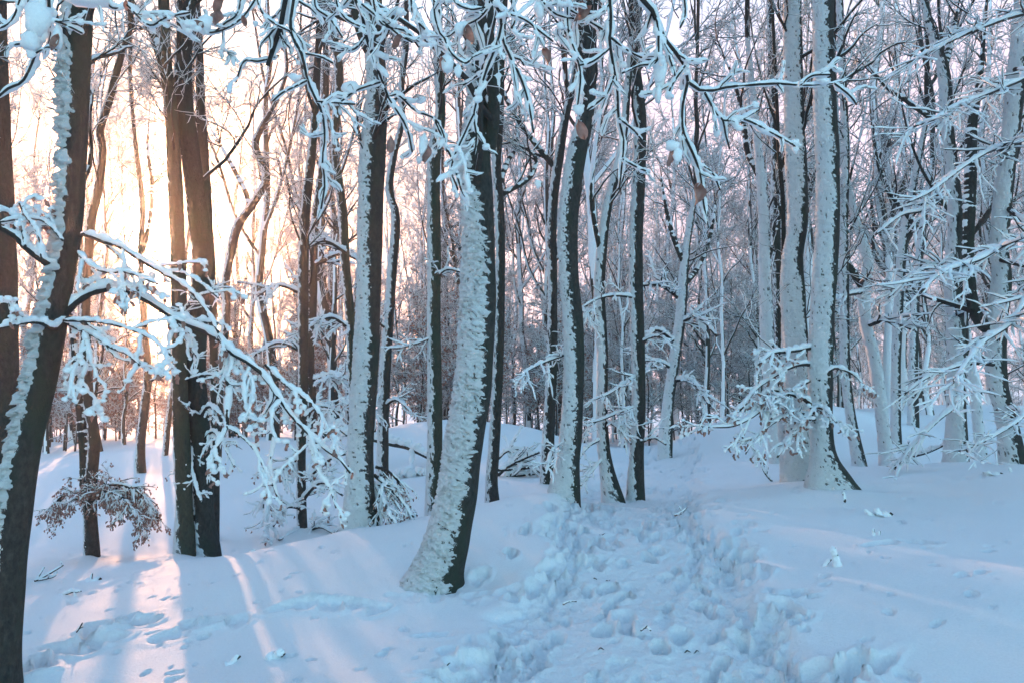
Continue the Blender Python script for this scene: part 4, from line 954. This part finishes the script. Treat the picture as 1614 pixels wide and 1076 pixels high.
# light snowy sprays between the path trunks
LT = dict(dens=9, l1=(.25, .6), dens2=12, l2=(.08, .22), snow=1.2, amin=.0075, tw=.0028, asc=(1, 1, .45), up=-.03, away=0, lift=.7, wig=.16, n=5, clods=40, clod=.014)
hero_branch('t15', [st(10.4, 9.9, (1003,592,5),(985,603,4),(958,621,3),(925,633,2)), st(10.4, 9.8, (1003,640,4),(975,650,4),(945,662,3),(920,668,2)), st(10.4, 10.2, (1004,700,4),(1030,690,3),(1050,700,3)), st(10.4, 9.8, (1003,470,4),(975,466,4),(945,470,3),(915,486,2)), st(10.4, 10.0, (1008,540,4),(1035,530,3),(1060,540,2))], 215, **LT)
hero_branch('t14', [st(10.3, 9.9, (950,690,4),(925,705,4),(905,735,3)), st(10.3, 9.9, (952,720,4),(935,740,3),(915,765,2)), st(10.3, 10.0, (950,660,4),(975,675,3),(995,700,2)), st(10.3, 9.9, (948,480,4),(920,500,4),(895,540,3),(880,570,2))], 216, **LT)
hero_branch('t13', [st(9.4, 9.0, (888,560,4),(860,570,4),(830,585,3),(815,600,2)), st(9.3, 8.8, (880,700,4),(868,715,3),(860,750,3))], 217, **LT)
hero_branch('t16', [st(16.5, 16, (1070,470,6),(1040,450,5),(1010,450,4)), st(16.5, 16, (1068,510,6),(1100,500,5),(1130,530,4)), st(16.5, 16, (1060,580,6),(1030,570,5),(1010,600,4)), st(16.5, 16, (1060,600,6),(1090,600,5),(1120,640,4)), st(16.5, 16, (1066,540,6),(1035,520,5),(1015,540,4))], 218, **{**LT, 'l1': (.4, 1.0), 'amin': .014, 'tw': .004})
hero_branch('t10', [st(10.2, 9.8, (684,530,4),(660,540,3),(630,548,3),(600,548,2)), st(10.2, 10, (685,440,4),(705,425,3),(730,430,3))], 219, **LT)
hero_branch('t9', [st(13, 12.5, (606,640,5),(625,630,4),(650,650,3)), st(13, 12.6, (606,610,5),(590,640,4),(600,670,3)), st(13, 12.6, (612,520,5),(590,505,4),(570,510,3))], 220, **LT)
# fans of snowy twigs coming in from the right edge
RT = dict(dens=4.5, l1=(.4, 1.1), dens2=6.5, l2=(.12, .4), snow=1.3, amin=.0065, tw=.0028, asc=(1, 1, .35), up=-.02, away=0, lift=.7, wig=.09, n=5, clods=60, clod=.014, angle=(.2, .5))
hero_branch('t25', [st(10.1, 6.6, (1606,-20,9),(1640,10,8),(1576,33,6),(1509,60,5),(1462,84,4),(1430,100,3)), st(10.1, 6.4, (1600,110,8),(1625,118,7),(1559,147,6),(1509,167,5),(1475,187,4),(1440,200,3))], 231, **RT)
hero_branch('t25', [st(10.1, 6.2, (1590,330,9),(1628,365,8),(1585,385,7),(1542,410,6),(1485,430,5),(1450,462,4)), st(10.1, 6.0, (1578,410,8),(1632,430,8),(1596,504,7),(1552,537,6),(1526,567,4),(1500,605,3))], 232, **{**RT, 'clods': 120, 'amin': .009})
hero_branch('t25', [st(10.2, 7.4, (1590,250,7),(1570,235,6),(1520,262,5),(1470,300,4),(1430,320,3)), st(10.2, 9, (1575,575,7),(1540,572,6),(1509,577,5),(1462,594,4),(1425,621,3)), st(10.2, 8, (1585,640,6),(1612,655,5),(1560,690,4),(1510,712,3))], 233, **RT)
hero_branch('t23', [st(11.3, 9.8, (1500,300,6),(1460,330,5),(1420,340,4),(1380,370,3)), st(11.3, 9.8, (1503,430,6),(1470,420,5),(1430,440,4),(1400,470,3)), st(11.3, 10, (1506,500,6),(1540,490,5),(1580,520,4)), st(11.3, 10.2, (1507,640,6),(1480,660,5),(1440,700,4),(1410,738,3))], 234, **{**RT, 'amin': .010})
hero_branch('t20b', [st(13.6, 12.5, (1365,514,7),(1400,505,6),(1440,520,4)), st(13.6, 12.5, (1362,460,6),(1320,470,5),(1285,500,4))], 235, **{**RT, 'amin': .012})
hero_branch('t4a', [st(9.4, 9.0, (283,500,5),(310,470,4),(340,460,3)), st(9.4, 9.2, (284,560,4),(260,590,4),(235,600,3)), st(9.4, 9.0, (288,600,4),(330,590,3),(370,610,3))], 236, **LT)
hero_branch('t4b', [st(9.6, 9.0, (316,700,5),(335,680,4),(352,700,4),(370,735,3)), st(9.6, 9.2, (312,690,5),(300,720,4),(310,770,3),(318,790,3)), st(9.6, 8.8, (314,660,5),(330,640,5),(350,655,4))], 237, **{**ARCH, 'dens': 8, 'clods': 60, 'leaves': 24})
hero_branch('t7', [st(14, 13, (548,400,6),(510,380,5),(470,400,4)), st(14, 13, (553,520,6),(520,500,5),(480,520,4))], 238, **{**LT, 'amin': .012, 'l1': (.4, .9)})
hero_branch('t6b', [st(17.5, 17, (488,560,7),(440,540,5),(400,560,4)), st(17.5, 17, (490,470,7),(440,450,5),(400,470,4)), st(17.5, 17, (492,600,7),(530,590,5),(570,610,4)), st(17.5, 17, (492,420,7),(540,400,5),(580,420,4))], 239, **{**LT, 'amin': .016, 'tw': .004, 'l1': (.5, 1.2)})

# ------------------------------------------------------------------ undergrowth: leafy and bare saplings
def sapling(seed, H, leaves, n1=26):
    rng = np.random.RandomState(seed)
    z = np.linspace(0, H, 7); w = np.cumsum(rng.normal(0, .05, (7, 2)), 0) * H * .25; w -= w[0]
    C, R = resample(np.stack([w[:, 0], w[:, 1], z], -1), .022 * (H / 3) * (1 - .8 * z / H), 24)
    P0 = C[None]; R0 = R[None]
    A = grow(P0, R0, n1, rng, .08, 1, (.5, 1.3), (.8, 1.3), .05, 8, .14, .5, .007, lenfall=.4)
    B = grow(A[0], A[1], n1 * 7, rng, .1, 1, (.2, .55), (.4, .9), -.02, 6, .15, .6, .005, flat=.6)
    Cc = grow(B[0], B[1], n1 * 24, rng, .1, 1, (.1, .25), (.4, .9), -.02, 4, .15, .7, .004, flat=.6)
    lv = [(P0, R0), A, B, Cc]
    tw = crown_mesh('sapling', lv, 1.5, M_twigfar)
    lf = None
    if leaves:
        pts = np.concatenate([B[0][:, -1], B[0][:, 3], Cc[0][:, -1], Cc[0][:, 2]]); pts = pts[rng.choice(len(pts), min(leaves, len(pts)), replace=False)]
        lf = leaf_bag(pts, rng, (1.0, 1.7)).mesh('leaves', M_leaf)
    return tw, lf
SAP_L = [sapling(31, 4.2, 900), sapling(32, 3.2, 700)]
SAP_B = [sapling(41, 4.0, 0), sapling(43, 5.0, 60)]
def place_sap(k, x, y, s, group, label):
    z = float(base_h(np.array([x]), np.array([y]))[0]) - .05
    root = bpy.data.objects.new('beech_sapling', None); COL.objects.link(root)
    root.location = (x, y, z); root.rotation_euler = (0, 0, fr.uniform(0, 6.28)); root.scale = (s, s, s)
    tag(root, label, 'sapling', group)
    if y < 34: NAMED.append((y, 807 + x / y * F, 'leafy brown sapling' if 'leafy' in group else 'bare frosted sapling', root))
    t = link('branches', k[0], root)
    if k[1]: lo = link('leaves', k[1], t); lo['kind'] = 'stuff'
for k in range(70):
    px = fr.uniform(-60, 560) if k < 50 else fr.uniform(300, 900); D = fr.uniform(20.5, 48)
    place_sap(SAP_L[fr.randint(2)], (px - 807) / F * D, D, fr.uniform(.7, 1.15), 'leafy saplings behind the left crest', 'sapling still holding brown leaves in the undergrowth behind the left crest')
for k in range(190):
    px = fr.uniform(-80, 1700) if k < 110 else fr.uniform(560, 1350); D = fr.uniform(22, 60) if k < 110 else fr.uniform(22.5, 34)
    place_sap(SAP_B[fr.randint(2)], (px - 807) / F * D, D, fr.uniform(.7, 1.3), 'bare saplings in the snowy undergrowth', 'bare snow dusted sapling in the undergrowth far behind')
name_by_gap()
# the depth of the wood, a mass nobody could count
rng = np.random.RandomState(5); bag = Bag(); N = 300
th = rng.uniform(-.8, .8, N); D = rng.uniform(95, 190, N); x = D * np.tan(th); z0 = base_h(x, D) - .2
H = rng.uniform(9, 14, N); K = 8; t = np.linspace(0, 1, K)
P = np.zeros((N, K, 3)); P[..., 0] = x[:, None] + np.cumsum(rng.normal(0, .25, (N, K)), 1); P[..., 1] = D[:, None]; P[..., 2] = z0[:, None] + H[:, None] * t
R = rng.uniform(.10, .22, N)[:, None] * (1 - .8 * t)
V, Q, fm = tubes(P, R, 4); bag.add(V, Q, 0)
A = grow(P, R, N * 8, rng, .15, 1, (2, 4.5), (.5, 1.1), .25, 5, .15, .5, .03); V, Q, fm = tubes(A[0], A[1], 3); bag.add(V, Q, 0)
B = grow(A[0], A[1], N * 18, rng, .1, 1, (.8, 2.2), (.4, 1.1), .05, 3, .2, .6, .022); V, Q, fm = tubes(B[0], B[1], 3); bag.add(V, Q, np.where(rng.rand(len(Q)) < .5, 1, 0))
o = link('distant_woods', bag.mesh('distant_woods', [M_twigfar, M_snowfar])); tag(o, 'grey mass of distant bare woods closing the view', kind='stuff')

# the wood goes on beside and behind the camera: one mass of trees
ring = np.random.RandomState(9); rv = []
while len(rv) < 110:
    a = ring.uniform(.78, 2 * pi - .78); d = ring.uniform(6, 45)
    if d * abs(sin(a)) < 2.5: continue
    rv.append((d * sin(a), d * cos(a), 0))
rv = np.array(rv); rv[:, 2] = base_h(rv[:, 0], rv[:, 1]) - .1
pm = bpy.data.meshes.new('surrounding_woods'); pm.from_pydata([tuple(v) for v in rv], [], [])
sw = tag(link('surrounding_woods', pm), 'rest of the bare snowy wood standing round the clearing', kind='stuff')
src = [o for o in bpy.data.objects if o.name.startswith('beech_tree') and o.get('group', '').startswith('far trees')][:2]
ng = bpy.data.node_groups.new('woods', 'GeometryNodeTree'); ng.interface.new_socket('Geometry', in_out='INPUT', socket_type='NodeSocketGeometry'); ng.interface.new_socket('Geometry', in_out='OUTPUT', socket_type='NodeSocketGeometry')
gi_, go_ = ng.nodes.new('NodeGroupInput'), ng.nodes.new('NodeGroupOutput'); jn = ng.nodes.new('GeometryNodeJoinGeometry')
rot = ng.nodes.new('FunctionNodeRandomValue'); rot.data_type = 'FLOAT_VECTOR'; rot.inputs[0].default_value = (0, 0, -.5); rot.inputs[1].default_value = (0, 0, .5)
for ch in src[0].children:
    oi = ng.nodes.new('GeometryNodeObjectInfo'); oi.inputs['Object'].default_value = ch; oi.inputs['As Instance'].default_value = True
    ip = ng.nodes.new('GeometryNodeInstanceOnPoints'); ng.links.new(gi_.outputs[0], ip.inputs['Points']); ng.links.new(oi.outputs['Geometry'], ip.inputs['Instance']); ng.links.new(rot.outputs[0], ip.inputs['Rotation'])
    ng.links.new(ip.outputs[0], jn.inputs[0])
ng.links.new(jn.outputs[0], go_.inputs[0])
md = sw.modifiers.new('woods', 'NODES'); md.node_group = ng

# ------------------------------------------------------------------ things lying in and poking out of the snow
def stick(name, label, cat, stems, seed, snow=1.2, amin=.006, dens=3, l1=(.08, .2), group=None, mat=None, gaps=0.0, dens2=0, **kw):
    p = stems[0]; o = pxw(p[0][0][0], p[0][0][1], p[1])
    root = bpy.data.objects.new(name, None); COL.objects.link(root); root.location = o
    tag(root, label, cat, group)
    spray(root, o, stems, seed, dens=dens, l1=l1, dens2=dens2, l2=(.05, .12), snow=snow, amin=amin, tw=.0018, asc=(1, .8, .8), up=.02, away=0, lift=.75, name='twigs', n=8, gaps=gaps, mat=mat, **kw)
    return root
stick('fallen_twig', 'arched snowy twig arching out of the snow left of the leaning trunk', 'twig', [st(7.4, 7.3, (548,901,4),(556,886,4),(566,873,4),(574,870,4),(588,877,4),(600,882,3),(607,883,3))], 301, amin=.008, dens=2)
stick('fallen_twig', 'upright snow wrapped twig right of the wavy trunk', 'twig', [st(8.0, 8.0, (402,892,3),(400,878,3),(399,866,2))], 302, amin=.018, dens=0)
stick('fallen_twig', 'forked twig with snow at the left edge slope', 'twig', [st(6.9, 6.6, (80,955,4),(95,944,4),(108,934,3),(128,931,2)), st(6.9, 6.6, (88,950,3),(105,948,3),(119,943,2))], 303, amin=.010, dens=2)
stick('fallen_twig', 'bundle of fine twigs in the snow at far left', 'twig', [st(8.0, 8.0, (55,915,3),(75,905,3),(100,890,2)), st(8.0, 8.0, (56,916,3),(66,900,2),(70,893,2)), st(8.0, 8.0, (60,914,3),(85,908,2),(90,900,2))], 304, amin=.004, dens=4)
stick('fallen_twig', 'short twig standing in the lower left foot tracks', 'twig', [st(5.45, 5.4, (121,995,2.5),(126,988,2),(130,981,2)), st(5.45, 5.4, (124,990,2),(131,987,1.5))], 305, amin=.001, dens=0)
stick('fallen_twig', 'snow capped twig with dark underside near the bottom left', 'twig', [st(4.75, 4.7, (392,1060,4),(408,1058,5),(424,1050,5),(438,1038,4),(449,1029,3)), st(4.75, 4.7, (418,1054,3),(432,1050,2),(443,1048,2))], 306, amin=.022, dens=1)
stick('fallen_twig', 'small dark twig half sunk in open snow on the left', 'twig', [st(6.3, 6.25, (433,937,4),(442,935,5),(452,937,4),(458,936,3))], 307, amin=.006, dens=4)
stick('fallen_twig', 'small forked twig between leaning trunk and path', 'twig', [st(7.6, 7.6, (801,870,3),(807,864,3),(813,858,2)), st(7.6, 7.6, (806,865,2),(804,860,2))], 308, amin=.003, dens=0)
stick('fallen_twig', 'single thin twig standing right of the flared trunk foot', 'twig', [st(8.1, 8.1, (1332,794,4),(1331,785,4),(1328,774,3))], 309, amin=.003, dens=0)
stick('fallen_twig', 'bent twig on the trodden snow near the bottom of the path', 'twig', [st(4.7, 4.65, (1010,993,2.5),(1018,988,2.5),(1026,993,2)), st(4.68, 4.65, (1017,989,2),(1020,985,1.5))], 310, amin=.0005, dens=0)
stick('fallen_twig', 'thin twig lying in the middle of the path', 'twig', [st(5.4, 5.4, (887,952,2.5),(897,947,2.5),(909,947,2))], 311, amin=.0005, dens=0)
stick('fallen_branch', 'snow covered branch lying along the ground beside the flared trunk', 'branch', [st(8.9, 9.0, (1303,782,8),(1285,781,6),(1262,786,6),(1240,787,5),(1215,796,4),(1185,800,3),(1160,803,3)), st(9.0, 9.1, (1262,786,4),(1272,774,4),(1290,768,3))], 312, amin=.012, dens=3)
stick('fallen_twig', 'forked twig with snow lying right of the upper path', 'twig', [st(8.6, 8.6, (1115,800,4),(1128,804,5),(1140,806,5),(1152,798,4),(1158,790,3)), st(8.6, 8.6, (1135,805,3),(1133,796,2))], 313, amin=.010, dens=2)
stick('fallen_twig', 'thin upright twig tuft right of the path end', 'twig', [st(10.5, 10.5, (1217,758,3),(1208,748,3),(1202,738,2),(1199,728,2)), st(10.5, 10.5, (1208,748,2),(1211,735,2))], 314, amin=.003, dens=5)
stick('fallen_twig', 'small dark twig across the path edge centre right', 'twig', [st(8.2, 8.2, (1063,812,3),(1075,806,3),(1082,800,2)), st(8.2, 8.2, (1075,806,2),(1070,797,2))], 315, amin=.001, dens=2)
stick('fallen_log', 'snow capped log lying flat in the hollow behind the slim greenish trunk', 'log', [st(14.6, 14.3, (616,757,12),(640,755,13),(670,752,13),(700,753,12))], 316, amin=.05, snow=1.0, dens=0, mat=M_bark)
stick('fallen_branch', 'thick snowy bough slanting down the hollow between the two stems', 'branch', [st(15.5, 15.0, (585,690,9),(615,698,9),(640,703,9),(660,712,8),(690,728,6))], 317, amin=.03, snow=1.1, dens=2, l1=(.3, .8), mat=M_bark)
stick('fallen_branch', 'arched snowy bough left of the broad plastered trunk on the crest', 'branch', [st(17.5, 17.0, (512,688,10),(525,678,9),(538,677,8),(556,690,8))], 318, amin=.04, snow=1.0, dens=2, l1=(.3, .6), mat=M_bark)
stick('brush_pile', 'pile of snowy brushwood behind the central leaning trunk', 'brushwood', [st(13.6, 13.2, (785,748,6),(800,735,6),(825,722,5),(850,712,4)), st(13.6, 13.4, (795,752,5),(820,748,5),(855,745,4)), st(13.6, 13.6, (785,722,5),(800,710,4),(825,708,3),(845,720,3)), st(13.5, 13.5, (785,740,5),(815,738,5),(850,735,4)), st(13.6, 13.2, (790,755,5),(830,735,5),(860,748,4)), st(13.6, 13.6, (800,748,5),(810,718,4),(835,705,3))], 319, amin=.016, dens=7, l1=(.25, .7), dens2=5)
stick('fallen_branch', 'snowy bough half buried on the right slope behind the V-forked tree', 'branch', [st(12, 11.6, (1400,738,6),(1420,725,6),(1440,718,5),(1462,712,4),(1490,700,3)), st(12, 11.8, (1425,722,4),(1435,705,3),(1430,735,3))], 320, amin=.014, dens=6, l1=(.15, .4), dens2=4)
for i, (px, py, D, lab) in enumerate([(1097,1005,4.75,'curled dark scrap of bark on the path right edge'), (947,1004,4.8,'dark bark scrap pressed in the path bottom'), (938,893,6.2,'small bark crumb left on the path'), (958,897,6.15,'flat dark bark flake in the middle of the path'), (949,840,7.4,'tiny bark flake on the upper path'), (705,1047,4.45,'dark stone like scrap in the lower left footprint'), (955,1061,4.3,'crooked dark twig scrap at the bottom of the path'), (1083,1004,4.75,'little forked scrap of twig at the path right'), (1135,1034,4.5,'dark scrap in a deep footprint lower right')]):
    r_ = np.random.RandomState(400 + i)
    w = r_.uniform(6, 12)
    x_, y_, z_ = pxw(px, py, D)
    z_ = float(base_h(np.array([x_]), np.array([y_]))[0] + detail_h(np.array([[x_]]), np.array([[y_]]))[0, 0])
    u = np.linspace(-1, 1, 6); P_ = np.stack([u * w * D / F * .5, np.sin(u * 3 + i) * .012, .006 + np.cos(u * 2.2 + i) * .006 + .004 * u], -1)
    b = Bag(); V, Q, fm = tubes(P_[None], (np.array([.1, .7, 1, .9, .6, .1]) * r_.uniform(.003, .006))[None], 6); b.add(V, Q)
    o = link('bark_scrap', b.mesh('bark_scrap', M_twig), None, (x_, y_, z_)); tag(o, lab, 'bark scrap')
# snow capped stubs standing in the open snow on the right
def stub(label, items, seed):
    r_ = np.random.RandomState(seed); root = None
    for (px, py, D, hpx, wpx, lean) in items:
        x_, y_, _ = pxw(px, py, D); z_ = float(base_h(np.array([x_]), np.array([y_]))[0]) - .02
        h_ = hpx * D / F + .02; w_ = wpx * D / F / 2
        P_, R_ = resample([(0, 0, 0), (lean * h_ * .4, 0, h_ * .5), (lean * h_, 0, h_)], [w_ * 1.5, w_, w_ * .85], 26)
        R_ = R_ * (1 + .18 * perlin(P_ * 40 + seed)); R_[0] = w_ * 2.6; R_[1] = w_ * 2.0; R_[2] *= 1.15; R_[-1] *= .1; R_[-2] *= .55; R_[-3] *= .85
        b = Bag(); V, Q, fm = tubes(P_[None], R_[None], 20); V = V + (perlin(V * 38 + seed) * .006)[:, None]; b.add(V, Q)
        if root is None:
            root = bpy.data.objects.new('snowy_stub', None); COL.objects.link(root); root.location = (x_, y_, z_); tag(root, label, 'stub')
        o = link('snow_cap', b.mesh('snow_cap', M_snow), root, (x_ - root.location[0], y_ - root.location[1], z_ - root.location[2]))
        b = Bag(); V, Q, fm = tubes((P_[4:] * np.array([1, 1, .93]))[None], np.full((1, 22), w_ * .35), 8); b.add(V + np.array([w_ * .55, -w_ * .35, 0]), Q); link('twig', b.mesh('stub_twig', M_twig), root, tuple(o.location))
stub('tall snow capped stub with a leaning twig on the open right slope', [(1322,924,5.75,34,11,-.25), (1296,920,5.8,14,6,.7)], 1)
stub('forked snow capped stub with two prongs beyond the tall one', [(1379,866,6.5,19,5,-.12), (1384,866,6.5,15,4,.15), (1390,873,6.45,6,16,.3)], 2)
stub('low leaning tuft of snow nearest the flared trunk on the right', [(1388,822,7.4,12,10,-.5), (1378,820,7.4,11,6,-1.1), (1395,824,7.4,5,16,.6)], 3)
stub('thin white stub near the left crest', [(143,920,7.4,14,5,.1), (150,922,7.4,5,12,.8)], 4)
stub('small snow clot beside the dark twig bottom left', [(364,1056,4.7,10,9,.8)], 5)
stub('low snow lump with a twig below the right trunks', [(1560,752,9.3,7,10,-.6), (1570,754,9.3,4,16,.5), (1594,748,9.5,8,4,-.3)], 6)

# ------------------------------------------------------------------ haze
if HAZE:
    bm = bmesh.new(); bmesh.ops.create_cube(bm, size=1.0); me = bpy.data.meshes.new('haze'); bm.to_mesh(me); bm.free()
    hz = link('haze', me, None, (0, 90, 12)); hz.scale = (520, 300, 40); tag(hz, 'pale frosty air filling the wood', kind='stuff')
    hm = bpy.data.materials.new('haze'); hm.use_nodes = True; nt = hm.node_tree; nt.nodes.clear()
    out = nt.nodes.new('ShaderNodeOutputMaterial'); pv = nt.nodes.new('ShaderNodeVolumePrincipled')
    pv.inputs['Density'].default_value = HAZE; pv.inputs['Color'].default_value = (1, .91, .90, 1); pv.inputs['Anisotropy'].default_value = 0.91
    nt.links.new(pv.outputs[0], out.inputs['Volume']); me.materials.append(hm)
